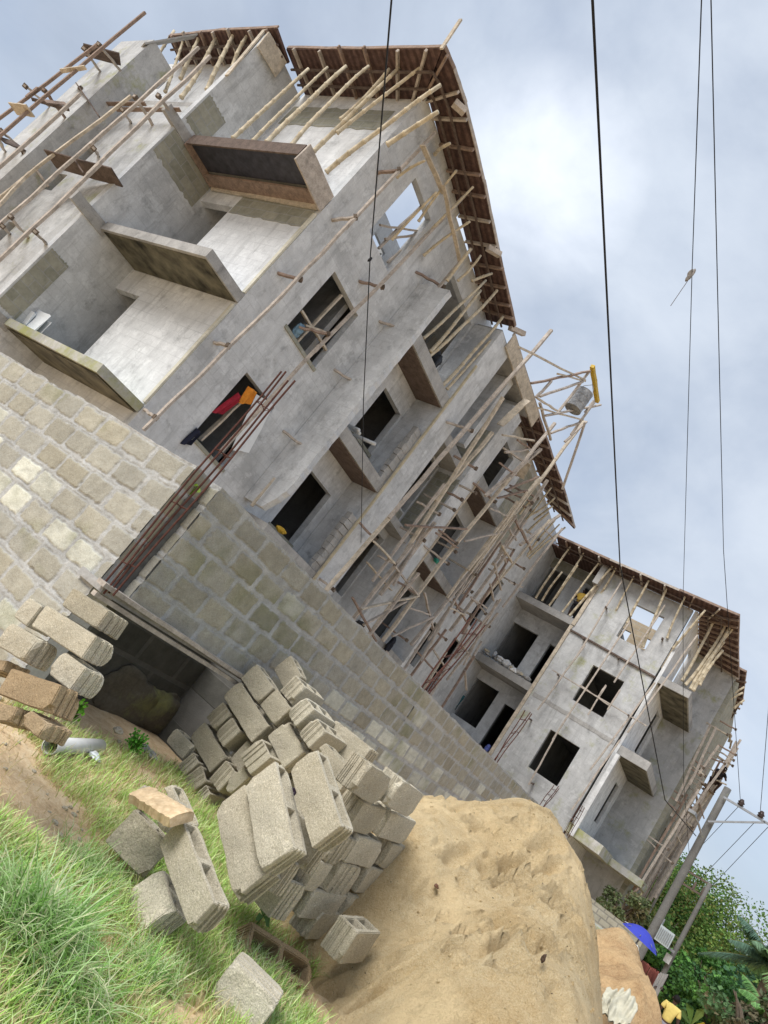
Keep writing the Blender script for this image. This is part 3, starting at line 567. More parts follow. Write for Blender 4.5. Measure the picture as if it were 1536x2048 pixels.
# eaves: plank soffit on joists, hung on bamboo props
def eave(root, line, inner, mat, jst=.62, seed=0, tails=True):
    # line: outer lower edge points, inner: the matching wall side points
    mb = MB(); n = len(line)
    vs = [tuple(p) for p in line] + [tuple(p) for p in inner] + [(p[0], p[1], p[2] + .07) for p in line] + [(p[0], p[1], p[2] + .07) for p in inner]
    fs = []
    for i in range(n - 1):
        fs += [(i, i + 1, n + i + 1, n + i), (2 * n + i, 3 * n + i, 3 * n + i + 1, 2 * n + i + 1), (i, 2 * n + i, 2 * n + i + 1, i + 1), (n + i, n + i + 1, 3 * n + i + 1, 3 * n + i)]
    fs += [(0, n, 3 * n, 2 * n), (n - 1, 3 * n - 1, 4 * n - 1, 2 * n - 1)]
    mb.add(vs, fs); e = part('eave', mb, mat, root)
    rr = random.Random(seed)
    for i in range(n - 1):
        a, b, c, d = Vector(line[i]), Vector(line[i + 1]), Vector(inner[i]), Vector(inner[i + 1]); L = (b - a).length; k = max(1, int(L / jst))
        for q in range(k):
            t = (q + .5 + rr.uniform(-.15, .15)) / k; p = a.lerp(b, t); r = c.lerp(d, t + rr.uniform(-.03, .03)); ou = (p - r).normalized() * (rr.uniform(.0, .12) if tails else 0)
            jm = MB().beam(p + ou + Vector((0, 0, -.045)), r + Vector((0, 0, -.045)), .055, .085, j=.004); part('joist', jm, WDB if rr.random() < .6 else WD, e)
        nb = max(1, int(L / 1.7))
        for q in range(nb):          # slightly uneven boards along the edge
            t0, t1 = q / nb, (q + 1) / nb
            jm = MB().beam(a.lerp(b, t0) + Vector((0, 0, rr.uniform(.05, .08))), a.lerp(b, t1) + Vector((0, 0, rr.uniform(.05, .08))), .04, .09, j=.008); part('edge_plank', jm, WD if rr.random() < .5 else WDB, e)
        for f in (.38, .72):
            jm = MB().beam(a.lerp(c, f) + Vector((0, 0, -.105)), b.lerp(d, f) + Vector((0, 0, -.105)), .05, .04, j=.004); part('batten', jm, WDD, e)
    return e
E1 = [AX((886, 97), -10.98), AX((905, 140), -10.98), AX((928, 210), -10.98), AX((965, 365), -10.98), AX((997, 513), -10.98), AX((1028, 655), -10.98)]
eave(MAIN, E1, [(-12.0, max(p.y, 7.8), p.z + .02) for p in E1], EAV, seed=1)
E2 = [AX((1072, 822), -10.98), AX((1100, 905), -10.98), AX((1130, 993), -10.98), AX((1148, 1058), -10.98)]
eave(MAIN, E2, [(-12.0, p.y - (.1 if i < 3 else 1.5), p.z + .02) for i, p in enumerate(E2)], EAV, jst=.7, seed=2)
zc = E1[0].z
E3 = [Vector((-16.15, 6.66, zc + .1)), Vector((-13.6, 6.68, zc + .02)), Vector((-11.0, E1[0].y, zc - .005))]
eave(MAIN, E3, [(-16.15, 7.8, zc + .05), (-13.6, 7.8, zc + .0), (-12.0, 7.8, zc + .0)], EAV, jst=.75, seed=3)
e4 = [AZ((336, 74), 11.72), AZ((445, 62), 11.72), AZ((552, 58), 11.72)]
eave(MAIN, e4, [(p.x - .05, 6.9, 11.66) for p in e4], EAV, jst=.62, seed=4)
part('formwork_board', MB().beam((-16.1, 6.1, 11.3), (-16.1, 6.9, 11.4), .05, .5, j=.01), WDL, MAIN); part('formwork_board', MB().beam((-16.42, 6.1, 11.68), (-16.1, 6.12, 9.9), .12, .04), WDL, MAIN); part('formwork_board', MB().beam((-19.0, 6.0, 11.4), (-19.2, 5.42, 10.0), .3, .04), PLD, MAIN)
f1, f2 = AX((1030, 668), -10.95), AX((1078, 832), -10.95)
mb = MB().beam(f1 - Vector((0, 0, .28)), f2 - Vector((0, 0, .25)), .05, .5, j=.006); part('fascia_board', mb, WDL, MAIN)
mb = MB().beam(f1 - Vector((.03, 0, .02)), f2 - Vector((.03, 0, -.02)), .07, .09, j=.006); part('fascia_board', mb, WD, MAIN)
c = AX((888, 92), -10.98); mb = MB().beam(c + Vector((0, 0, -.1)), c + Vector((-.05, -.1, .75)), .08, .04); part('edge_plank', mb, WDL, MAIN)
# box end formwork on the first fin and eave spacers
for a, b in (((908, 205), (930, 225)), ((975, 495), (1000, 510)), ((1020, 655), (1048, 668))):
    mb = MB().beam(AX(a, -11.1), AX(b, -10.9), .16, .14); part('corbel_block', mb, WD, MAIN)

# ---------------------------------------------------------------- end block, front y = 28
YF = 28.0
mb = MB().hole_wall('y', YF, YF + .2, -9.2, -5.35, -3.5, 10.9, [(-7.55, -6.2, 5.25, 6.92), (-7.65, -6.35, 2.07, 3.78), (-7.38, -6.15, 8.45, 10.08)]); part('wall', mb, PLM, END)
mb = MB().hole_wall('x', -5.27, -5.15, YF, 33, -3.5, 10.9, [(31.0, 32.2, 5.3, 7.3), (31.0, 32.1, 2.0, 3.8), (30.5, 31.5, 8.4, 10.2)]); part('wall', mb, PLL, END)
mb = MB().hole_wall('y', 33.0, 33.2, -5.34, -3.4, -3.5, 10.9, []); part('wall', mb, PLM, END)
mb = MB().hole_wall('x', -3.4, -3.2, 33.0, 41, -3.5, 10.6, [(35, 36, 5.5, 7), (35, 36, 2.3, 3.8)]); part('wall', mb, BLX, END)
lh = [(-12.0, -10.75, 2.25, 4.15), (-10.25, -9.35, 1.4, 3.85), (-12.0, -10.65, 5.25, 7.25), (-10.0, -9.35, 4.96, 7.15), (-12.0, -10.85, 8.28, 10.45), (-10.0, -9.4, 8.28, 10.3)]
mb = MB().hole_wall('y', 29.4, 29.6, -12.2, -9.22, -3.5, 11.0, lh); part('wall', mb, PL, END)
mb = MB().hole_wall('x', -9.21, -9.02, YF + .21, 29.39, -3.5, 10.9, []); part('wall', mb, PL, END)
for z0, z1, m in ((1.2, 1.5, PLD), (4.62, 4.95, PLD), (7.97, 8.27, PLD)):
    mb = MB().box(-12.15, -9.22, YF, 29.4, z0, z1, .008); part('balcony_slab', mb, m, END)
mb = MB()
for z0 in (1.2, 4.62, 7.97): mb.box(-11.9, -5.36, 29.61, 37.9, z0, z0 + .25)
for z0 in (1.2, 4.62, 7.97): mb.box(-9.0, -5.36, YF + .21, 29.6, z0, z0 + .25)
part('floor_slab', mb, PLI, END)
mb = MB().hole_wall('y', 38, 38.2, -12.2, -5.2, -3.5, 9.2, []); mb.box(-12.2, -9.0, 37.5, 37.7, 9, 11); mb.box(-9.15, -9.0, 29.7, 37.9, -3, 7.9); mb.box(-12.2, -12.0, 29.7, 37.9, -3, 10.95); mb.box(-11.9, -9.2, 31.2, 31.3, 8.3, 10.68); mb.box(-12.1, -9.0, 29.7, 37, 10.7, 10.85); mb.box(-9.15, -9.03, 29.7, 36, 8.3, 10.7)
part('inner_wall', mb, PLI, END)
mb = MB().hole_wall('y', 30.6, 30.75, -9.0, -5.4, 8.25, 10.3, [(-8.0, -7.6, 9.2, 9.7), (-6.9, -6.5, 9.3, 9.8)]); part('inner_wall', mb, m_blocks('tan_blockwork', 'y', (.42, .34, .24), (.36, .29, .2), (.4, .38, .33)), END)
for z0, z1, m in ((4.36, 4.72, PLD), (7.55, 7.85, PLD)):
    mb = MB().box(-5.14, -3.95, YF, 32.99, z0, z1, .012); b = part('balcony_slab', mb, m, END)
    mb = MB().box(-5.1, -4.0, YF + .1, 32.9, z0 - .03, z0 - .004); part('soffit_board', mb, DKB, b)
mb = MB().box(-5.3, -3.95, 27.85, 32.9, .92, 1.28, .02); mb.box(-3.95, -2.6, 30.9, 33.5, .92, 1.2, .02); part('canopy', mb, PLG, END)
mb = MB().beam((-9.1, 27.97, 7.76), (-5.3, 27.97, 7.66), .09, .07, j=.01); part('ledge', mb, WDD, END)  # dark tone takes in the shadow this ledge casts on the wall
mb = MB().beam((-9.15, 27.96, 1.6), (-9.15, 27.96, 7.95), .14, .06, j=.006); mb.beam((-9.12, 27.96, 8.0), (-9.12, 27.96, 10.6), .16, .06, j=.006); part('corner_batten', mb, WDL, END)
mb = MB().box(-9.3, -9.05, 27.6, 28.2, 10.0, 10.9); part('formwork_board', mb, PLD, END)
patch(END, 'y', 29.4, -12.1, -9.3, 10.45, 10.95, BLY, seed=11)
W1 = [Vector((-11.55, 27.1, 11.02)), Vector((-9.0, 27.1, 11.0)), Vector((-6, 27.1, 11.02)), Vector((-3.72, 27.05, 11.05))]
eave(END, W1, [(p.x if p.x < -5 else -4.2, 28.05, 10.93) for p in W1], EAV, jst=.85, seed=6)
mb = MB().box(-11.98, -9.0, 28.06, 29.7, 10.98, 11.04); part('bay_soffit', mb, EAV, END)
W2 = [Vector((-3.70, 27.0, 11.03)), Vector((-3.55, 30, 10.95)), Vector((-3.3, 33.2, 10.75))]
eave(END, W2, [(-5.15, 28.1, 10.95), (-5.15, 30, 10.93), (-5.15, 33.0, 10.9)], EAV, jst=.6, seed=7)
W3 = [AY((1470, 1334), 33.0), AY((1491, 1345), 33.0), AY((1484, 1400), 35.5), AY((1462, 1440), 37.5)]
eave(END, W3, [W3[0] + Vector((-.6, .9, .0)), W3[1] + Vector((-1.2, .9, -.1)), W3[2] + Vector((-1.3, 0, -.15)), W3[3] + Vector((-1.1, 0, -.2))], EAV, jst=.5, seed=8)
# broken render and wet band on the front, mossy base
patch(END, 'y', YF, -9.0, -5.4, 4.55, 4.72, PLD, name='stain_band', seed=12)
mb = MB().box(-5.1, -4.95, 27.7, 27.98, .9, 4.3); part('downpipe_chase', mb, PLL, END)

# ---------------------------------------------------------------- loose hollow sand blocks
def block_mesh(L, D, H, seed, chip=0):
    t = min(.035, D * .22); web = .04; c = (L - 2 * t - web) / 2
    mb = MB(); hs = [(-L / 2 + t, -L / 2 + t + c, -D / 2 + t, D / 2 - t), (L / 2 - t - c, L / 2 - t, -D / 2 + t, D / 2 - t)]
    for s in (-1, 1):
        for y in (-D * .22, D * .06, D * .24):
            a, b = sorted((s * L / 2, s * (L / 2 - .011))); hs.append((a, b, y, y + .016))
    mb.hole_wall('z', -H / 2, H / 2, -L / 2, L / 2, -D / 2, D / 2, hs)
    bm = bmesh.new(); vs = [bm.verts.new(v) for v in mb.v]
    for f in mb.f: bm.faces.new([vs[i] for i in f])
    bmesh.ops.recalc_face_normals(bm, faces=bm.faces)
    es = [e for e in bm.edges if len(e.link_faces) == 2 and e.calc_face_angle(0) > .5]
    bmesh.ops.bevel(bm, geom=es, offset=.0055, segments=2, affect='EDGES', clamp_overlap=True)
    bmesh.ops.triangulate(bm, faces=[f for f in bm.faces if len(f.verts) > 4])
    for _ in range(3):
        le = [e for e in bm.edges if e.calc_length() > .055]
        if le: bmesh.ops.subdivide_edges(bm, edges=le, cuts=1, use_grid_fill=True)
    rr = random.Random(seed); ck = [(rr.choice((-1, 1)) * L / 2, rr.choice((-1, 1)) * D / 2, rr.choice((-1, 1)) * H / 2, rr.uniform(.02, .05)) for _ in range(5 + 2 * chip)]
    for v in bm.verts:
        p = v.co.copy(); o = Vector((seed * 3.7, seed * 1.3, 0))
        v.co += v.normal * (.0045 * noise.noise(p * 9 + o) + .003 * noise.noise(p * 31 + o))
        for cx, cy, cz, r in ck:                                  # knocked corners
            d = (p - Vector((cx, cy, cz))).length
            if d < r: v.co -= Vector((cx / L, cy / D, cz / H)).normalized() * (r - d) * .45
    me = bpy.data.meshes.new('block'); bm.to_mesh(me); bm.free()
    me.polygons.foreach_set('use_smooth', [False] * len(me.polygons))
    return me
BSEED = [0]
def Y_J(label): return Vector((0, -.03 if label.startswith('second block from the top of the front') else .02 if label.startswith('third block from the top') else 0, 0))
def put_block(C, X, Z, dims, label, mat=SB, group='loose sand blocks', chip=0):
    BSEED[0] += 1; C = C + Y_J(label); X = X.normalized(); Z = (Z - X * Z.dot(X)).normalized(); Y = Z.cross(X)
    me = block_mesh(*dims, BSEED[0], chip); me.materials.append(mat)
    o = bpy.data.objects.new('sand_block', me)
    o.matrix_world = Matrix(((X.x, Y.x, Z.x, C.x), (X.y, Y.y, Z.y, C.y), (X.z, Y.z, Z.z, C.z), (0, 0, 0, 1)))
    o['label'] = label; o['category'] = 'block'; o['group'] = group
    return link(o)
def quad_block(crop, q, ax, val, kind, label, mat=SB, depth=None, group='blocks of the big stack', chip=0, yaw=0):
    # q: the four measured corners (top left, top right, bottom right, bottom left) of one face of the block, on the plane where it stands
    f = {'x': AX, 'y': AY}[ax]; P = [f(p, val, crop) for p in q]
    if yaw:                                # the face stands at an angle to the wall: turn its plane about its left edge
        n = Vector((-math.sin(yaw), -math.cos(yaw), 0)); A = Vector((-2.15, 3.5, 0)) if crop == 't' else P[3]; P = [Vector(ray(p, crop)) for p in q]; P = [d * (A.dot(n) / d.dot(n)) for d in P]
    C = (P[0] + P[1] + P[2] + P[3]) / 4
    u = (P[1] - P[0] + P[2] - P[3]) / 2; v = (P[3] - P[0] + P[2] - P[1]) / 2
    lu, lv = u.length, v.length; u.normalize(); v.normalize()
    if ax == 'x':                          # courses facing the sand lie level, only slightly uneven
        tl = max(-.1, min(.1, u.z / max(.2, abs(u.y)))); u = Vector((random.uniform(-.04, .04), 1, tl)).normalized(); v = Vector((0, 0, -1)); lv = min(.225, max(.19, lv)); lu = min(lu, .46)
    k = u.dot(v); u2 = (u - v * k * .5).normalized(); v2 = (v - u2 * u2.dot(v)).normalized()
    w = u2.cross(v2); w = w if w.dot(C) > 0 else -w
    if kind == 's':                        # long side showing
        d = depth or (.12 if yaw > .2 else .145); return put_block(C + w * d / 2, u2, -v2, (lu - .012, d, lv - (.026 if yaw > .2 else .014)), label, mat, group, chip)
    d = depth or .44; return put_block(C + w * d / 2, w, -v2, (d, lu - .012, lv - .014), label, mat, group, chip)
BIG = 'in the big stack beside the sand heap'
TB = [  # face measured in the photograph, plane, side or end, what singles it out
 ('n', [(985, 190), (1185, 440), (1000, 590), (800, 345)], 'y', 5.34, 's', 'topmost block at the wall end of the big stack, its hollow top open'),
 ('n', [(800, 370), (1140, 820), (925, 1005), (635, 520)], 'y', 5.30, 's', 'long block two below the hollow top block, under the end of the lintel'),
 ('n', [(640, 575), (745, 715), (545, 870), (455, 740)], 'y', 5.30, 'e', 'grooved block end nearest the dark niche in the big stack'),
 ('n', [(735, 735), (835, 885), (640, 1050), (545, 900)], 'y', 5.30, 'e', 'grooved block end with a deep shadow under it, second from the dark niche'),
 ('n', [(440, 790), (705, 1135), (490, 1320), (300, 930)], 'y', 5.30, 's', 'wide smooth block face low at the niche side of the big stack'),
 ('n', [(1200, 450), (1345, 640), (1175, 835), (1000, 610)], 'y', 5.30, 's', 'pale smooth block right under the grooved end at the top of the big stack'),
 ('n', [(1390, 300), (1495, 425), (1325, 610), (1215, 460)], 'y', 5.34, 'e', 'small grooved block end near the top edge of the big stack'),
 ('n', [(1310, 125), (1505, 335), (1265, 410), (1140, 245)], 'y', 5.60, 's', 'highest block leaning against the boundary wall behind the hollow top block'),
 ('n', [(1490, 525), (1590, 650), (1390, 860), (1275, 680)], 'y', 5.22, 'e', 'upper of two grooved block ends over the wide shaded face'),
 ('n', [(1595, 750), (1720, 880), (1530, 1060), (1380, 890)], 'y', 5.22, 'e', 'lower of two grooved block ends over the wide shaded face'),
 ('n', [(1300, 780), (1500, 1090), (1270, 1260), (1070, 930)], 'y', 5.30, 's', 'wide block face in half shade above the front column of the big stack'),
 ('n', [(1015, 955), (1165, 1145), (905, 1340), (810, 1120)], 'y', 5.13, 'e', 'jutting grooved block end with a dark side in the middle of the big stack'),
 ('n', [(890, 985), (1010, 1110), (800, 1300), (690, 1165)], 'y', 5.40, 's', 'recessed block face in shade in the middle of the big stack'),
 ('n', [(680, 1175), (775, 1300), (600, 1520), (480, 1370)], 'y', 5.24, 'e', 'grooved block end with a rounded top low in the big stack'),
 ('n', [(850, 1260), (930, 1350), (700, 1540), (635, 1420)], 'y', 5.24, 's', 'squat block face just left of the front column of the big stack'),
 ('n', [(420, 1230), (485, 1400), (290, 1530), (225, 1350)], 'y', 5.24, 'e', 'grooved block end down in the grass at the niche side'),
 ('n', [(335, 1060), (405, 1225), (230, 1340), (190, 1250)], 'y', 5.24, 'e', 'small shaded block end between grass and niche'),
 ('n', [(160, 810), (340, 1045), (220, 1165), (50, 1000)], 'y', 5.25, 's', 'tilted dark broken block slab in the mouth of the niche'),
 ('n', [(465, 1430), (530, 1530), (400, 1620), (350, 1540)], 'y', 5.24, 'e', 'grass covered block corner at the foot of the big stack'),
 ('t', [(830, 580), (1025, 935), (840, 1045), (680, 665)], 'y', 3.50, 's', 'top block of the front column of the big stack, pale and sharp edged'),
 ('t', [(630, 660), (800, 1060), (600, 1150), (455, 745)], 'y', 3.50, 's', 'second block from the top of the front column of the big stack'),
 ('t', [(450, 775), (640, 1175), (440, 1290), (280, 870)], 'y', 3.50, 's', 'third block from the top of the front column of the big stack'),
 ('r', [(660, 535), (1080, 1300), (775, 1630), (385, 765)], 'y', 3.1, 's', 'nearest block leaning in the grass with two open hollows showing'),
 ('p', [(480, 180), (800, 640), (720, 790), (340, 335)], 'y', 4.2, 's', 'broken edged block behind the top of the front column'),
 ('p', [(850, 420), (1165, 625), (985, 890), (810, 760)], 'x', -1.75, 's', 'block with chipped corner on the top course facing the sand'),
 ('p', [(1210, 600), (1500, 800), (1345, 1030), (1085, 830)], 'x', -1.72, 's', 'end block of the top course with a scooped broken top, nearest the sand crest'),
]
RS = [('s', [(560, 10), (722, 55), (655, 180), (545, 165)]), ('s', [(728, 62), (890, 120), (830, 230), (665, 205)]),
      ('s', [(560, 185), (720, 235), (640, 370), (510, 330)]), ('s', [(735, 235), (885, 262), (830, 362), (670, 370)]), ('e', [(470, 190), (558, 205), (480, 362), (400, 330)]),
      ('e', [(515, 345), (608, 380), (490, 510), (368, 468)]), ('s', [(615, 370), (770, 375), (690, 500), (560, 490)]), ('e', [(775, 370), (830, 395), (765, 505), (698, 496)]),
      ('e', [(250, 465), (322, 480), (160, 632), (75, 590)]), ('s', [(330, 475), (512, 512), (440, 637), (255, 630)]), ('e', [(530, 515), (652, 530), (600, 640), (465, 630)]),
      ('s', [(405, 340), (430, 365), (365, 472), (240, 462)]), ('e', [(410, 235), (452, 262), (300, 375), (265, 350)]), ('e', [(235, 360), (285, 385), (150, 490), (110, 465)]),
      ('s', [(520, 715), (668, 722), (632, 842), (500, 850)]), ('s', [(330, 640), (500, 650), (480, 700), (320, 690)])]
RL = ['first block of the second course on the sand side of the big stack', 'last second course block on the sand side, right under the scooped one',
      'middle block of the third course on the sand side of the big stack', 'last block of the third course on the sand side of the big stack', 'first grooved end of the third course on the sand side',
      'grooved end of the fourth course that juts out over the grass', 'middle block of the fourth course on the sand side of the big stack', 'last narrow end of the fourth course, hanging over the sand',
      'first grooved end of the lowest course by the leafy weed', 'smooth middle block of the lowest course over the grass', 'last grooved end of the lowest course, half buried in sand',
      'recessed block between fourth and lowest course on the sand side', 'grooved end right under the top block of the front column', 'grooved end under the second block of the front column',
      'hollow block lying open in the grass and sand at the foot of the big stack', 'block sunk into the grass under the lowest course']
for crop, q, ax, val, kind, lab in TB: quad_block(crop, q, ax, val, kind, lab, chip=2 if 'broken' in lab or 'chipped' in lab else 0, yaw=0 if ax == 'x' else .25 if crop in 'tr' else 0)
for (kind, q), lab in zip(RS, RL):
    x = -1.78 if 'front column' not in lab else -1.72
    if 'lying open' in lab: x = -1.45
    quad_block('s', q, 'x', x, kind, lab, depth=.145 if kind == 's' else .42)
# the body of the stack behind the measured faces: worn rows that only show their upper edges
FILL = 'worn block inside the big stack with only its rough upper edge showing'
for r in range(6):
    y = 4.45 + r * .26
    for k in range(4):
        x = -2.05 - k * .47 + random.uniform(-.03, .03)
        tz = -.30 + .03 * r - .10 * (k == 3) + random.uniform(-.02, .02) - .03 * k
        if y > 4.85 + 1.1 * (-2.15 - x): continue
        if y < 5.62 - .85 * sstep(-2.75, -2.2, x) or (x < -3.8): continue
        for lv in range(3 if (k > 1 or r == 0) else 2):
            put_block(Vector((x, y + random.uniform(-.02, .02), tz - .115 - lv * .228)), Vector((1, random.uniform(-.06, .06), random.uniform(-.02, .02))), Vector((0, 0, 1)), (.455, .2, .224), FILL, group='worn rows inside the big stack')
# loose pieces in the grass
LO = [('r', [(270, 130), (385, 250), (230, 420), (110, 300)], 3.25, 's', 'rounded block half hidden in grass beside the splintered timber'),
      ('r', [(500, 180), (830, 520), (720, 560), (440, 215)], 3.55, 's', 'mossy block slab under the splintered timber'),
      ('r', [(400, 440), (590, 560), (480, 640), (380, 560)], 3.2, 's', 'pale block behind the nearest leaning block'),
      ]
for crop, q, y, kind, lab in LO: quad_block(crop, q, 'y', y, kind, lab, group='loose blocks in the grass', chip=2)
c = AY((300, 690), 3.3, 'r') + Vector((0, 0, -.03)); put_block(c, Vector((.8, .5, -.1)), Vector((.1, .2, 1)), (.28, .14, .2), 'hollow block standing open in the grass left of the nearest block', group='loose blocks in the grass', chip=3)
c = AY((450, 1300), 3.2, 'r') + Vector((.02, 0, -.04)); put_block(c, Vector((.9, -.3, -.15)), Vector((.15, .3, 1)), (.26, .14, .2), 'mossy hollow block sunk in tall grass under the nearest block', group='loose blocks in the grass', chip=3)
put_block(Vector((-1.46, 3.38, gz(-1.46, 3.38) + .085)), Vector((.0, .1, 1)), Vector((.92, .4, .05)), (.19, .24, .27), 'single rounded block alone in the grass near the bottom edge', group='loose blocks in the grass', chip=3)
put_block(Vector((-1.75, 4.05, gz(-1.75, 4.05) + .02)), Vector((.5, .8, -.05)), Vector((.6, -.3, .8)), (.5, .16, .2), 'dark hollow block lying on its side in grass by the leafy weed', SBR, 'loose blocks in the grass')
# small stack at the niche
SM = [('q', [(800, 90), (1215, 305), (1050, 570), (640, 260)], 2.62, 's', 'top block of the small stack, touching the plank lintel', SB),
      ('q', [(500, 270), (1090, 600), (900, 860), (310, 520)], 2.55, 's', 'grey block second from the top of the small stack', SB),
      ('q', [(310, 175), (480, 275), (285, 520), (110, 400)], 2.6, 's', 'short block end on the upper left of the small stack', SB),
      ('q', [(120, 440), (420, 630), (230, 945), (-60, 690)], 2.5, 's', 'wide block third from the top of the small stack', SB),
      ('q', [(700, 770), (960, 945), (785, 1210), (440, 1030)], 2.56, 's', 'recessed block with a dark gap beside it in the small stack', SB),
      ('q', [(120, 920), (690, 1170), (500, 1460), (-40, 1270)], 2.45, 's', 'long brown stained block low in the small stack', SBR),
      ('q', [(-150, 820), (90, 900), (20, 1010), (-200, 1000)], 2.55, 's', 'dark block end at the picture edge of the small stack', SBR),
      ('q', [(-60, 1290), (205, 1415), (95, 1590), (-120, 1540)], 2.42, 's', 'earth brown block at the bottom left of the small stack', SBR),
      ('q', [(300, 1440), (560, 1520), (430, 1720), (130, 1580)], 2.44, 's', 'earth brown bottom block of the small stack over the grass', SBR)]
for crop, q, y, kind, lab, mat in SM: quad_block(crop, q, 'y', y, kind, lab, mat, depth=.17, group='blocks of the small stack')

# splintered timber lying on the blocks
a, b = AY((275, 245), 3.05, 'r'), AY((690, 500), 3.0, 'r'); mb = MB(); n = 26; vs = []; fs = []
ax_ = (b - a).normalized(); sd = ax_.cross(Vector((0, -.45, .9))).normalized(); nn = sd.cross(ax_)
for i in range(n + 1):
    c = a.lerp(b, i / n); w = .07 + .012 * noise.noise((i * .5, 0, 0)); h = .028 + .005 * noise.noise((i * .9, 4, 0))
    for (s, t) in ((-1, -1), (1, -1), (1.05, .6), (.4, 1), (-.5, 1.1), (-1.05, .5)):
        vs.append(c + sd * s * w + nn * t * h + Vector((random.uniform(-.003, .003),) * 3))
for i in range(n):
    for k in range(6): fs.append((i * 6 + k, i * 6 + (k + 1) % 6, i * 6 + 6 + (k + 1) % 6, i * 6 + 6 + k))
fs += [tuple(range(5, -1, -1)), tuple(range(n * 6, n * 6 + 6))]
solo('timber_offcut', mb.add(vs, fs), m_wood('split_timber', (.55, .41, .25)), 'splintered pale timber offcut lying across blocks in the grass', 'timber')
# pvc pipe, rag, stones
a, b = AZ((100, 1492), -1.34), AZ((198, 1493), -1.36)
mb = MB(); a2 = a; r = .055; d = (b - a).normalized(); s = d.cross(Vector((0, 0, 1))).normalized(); u = s.cross(d); vs = []; fs = []
for i, (c, rr_) in enumerate(((a2, r - .006), (a2, r), (b, r), (b, r - .006), (a2 + d * .01, r - .006))):
    for k in range(18): t = 2 * math.pi * k / 18; vs.append(c + (s * math.cos(t) + u * math.sin(t)) * rr_)
for i in range(4):
    for k in range(18): fs.append((i * 18 + k, i * 18 + (k + 1) % 18, i * 18 + 18 + (k + 1) % 18, i * 18 + 18 + k))
solo('plastic_pipe', mb.add(vs, fs), PVC, 'short white plastic drain pipe lying before the niche', 'pipe', smooth=True)
def lump(name, p, r, mat, label, cat, sq=(1, 1, .7), seed=0, group=None):
    bm = bmesh.new(); bmesh.ops.create_icosphere(bm, subdivisions=4, radius=r); mb = MB()
    mb.add([Vector(p) + Vector((v.co.x * sq[0], v.co.y * sq[1], v.co.z * sq[2])) * (1 + .42 * noise.noise(v.co / r * 1.4 + Vector((seed, 0, 0))) + .20 * abs(noise.noise(v.co / r * 3.6 + Vector((0, seed, 0)))) - .10) for v in bm.verts], [tuple(v.index for v in f.verts) for f in bm.faces]); bm.free()
    return solo(name, mb, mat, label, cat, group, smooth=True)
lump('crumpled_bag', AY((578, 1592), 3.72), .035, m_plain('dark_plastic', (.03, .018, .03), .35), 'dark crumpled plastic bag tucked between two front column blocks', 'bag', (1, .7, 1.6), 3)
lump('stone', AX((237, 1461), -4.15), .04, m_plain('pale_stone', (.42, .37, .3)), 'small pale stone at the foot of the niche', 'stone', seed=5)
lump('stone', AY((873, 1772), 5.0), .018, m_plain('brown_stone', (.16, .08, .05)), 'lone brown stone on the face of the sand heap', 'stone', seed=6)
lump('stone', AY((1087, 1917), 4.5), .02, m_plain('dark_stone', (.07, .045, .03)), 'dark pointed stone low on the sand heap', 'stone', (.6, .6, 1.2), seed=7)
lump('litter', AZ((190, 1512), -1.36), .05, m_plain('clear_plastic', (.55, .58, .6), .3), 'crumpled clear plastic litter beside the drain pipe', 'litter', (1.2, .8, .5), seed=9)
lump('litter', AZ((297, 1503), -1.36), .08, PLD, 'grey cement lump on the ground before the niche', 'litter', (1.6, .6, .4), seed=12)

mb = MB(); random.seed(77)
for k in range(150):
    x = random.uniform(-4.3, -2.6); y = random.uniform(2.9, 5.2)
    if random.random() < .3: x, y = random.uniform(-2.6, -.9), random.uniform(2.0, 4.6)
    r = random.uniform(.006, .026); c = Vector((x, y, gz(x, y) + r * .2)); bm = bmesh.new(); bmesh.ops.create_icosphere(bm, subdivisions=1, radius=r); sq = [random.uniform(.6, 1.5) for _ in range(3)]
    mb.add([c + Vector((v.co.x * sq[0], v.co.y * sq[1], v.co.z * sq[2] * .7)) for v in bm.verts], [tuple(v.index for v in f.verts) for f in bm.faces]); bm.free()
setting('gravel', mb, SB, 'stuff')
from mathutils.bvhtree import BVHTree
mb = MB(); so = bpy.data.objects['sand_heap']; bv = BVHTree.FromPolygons([v.co + so.location for v in so.data.vertices], [tuple(p.vertices) for p in so.data.polygons])
for k in range(260):
    x, y = random.uniform(-2.2, 0), random.uniform(3.6, 7.0); hit = bv.ray_cast(Vector((x, y, 3)), Vector((0, 0, -1)))
    if hit[0] is None: continue
    r = random.uniform(.004, .013); bm = bmesh.new(); bmesh.ops.create_icosphere(bm, subdivisions=1, radius=r); c = hit[0] + Vector((0, 0, r * .3))
    mb.add([c + v.co * random.uniform(.7, 1.3) for v in bm.verts], [tuple(v.index for v in f.verts) for f in bm.faces]); bm.free()
setting('sand_clods', mb, SAND, 'stuff')
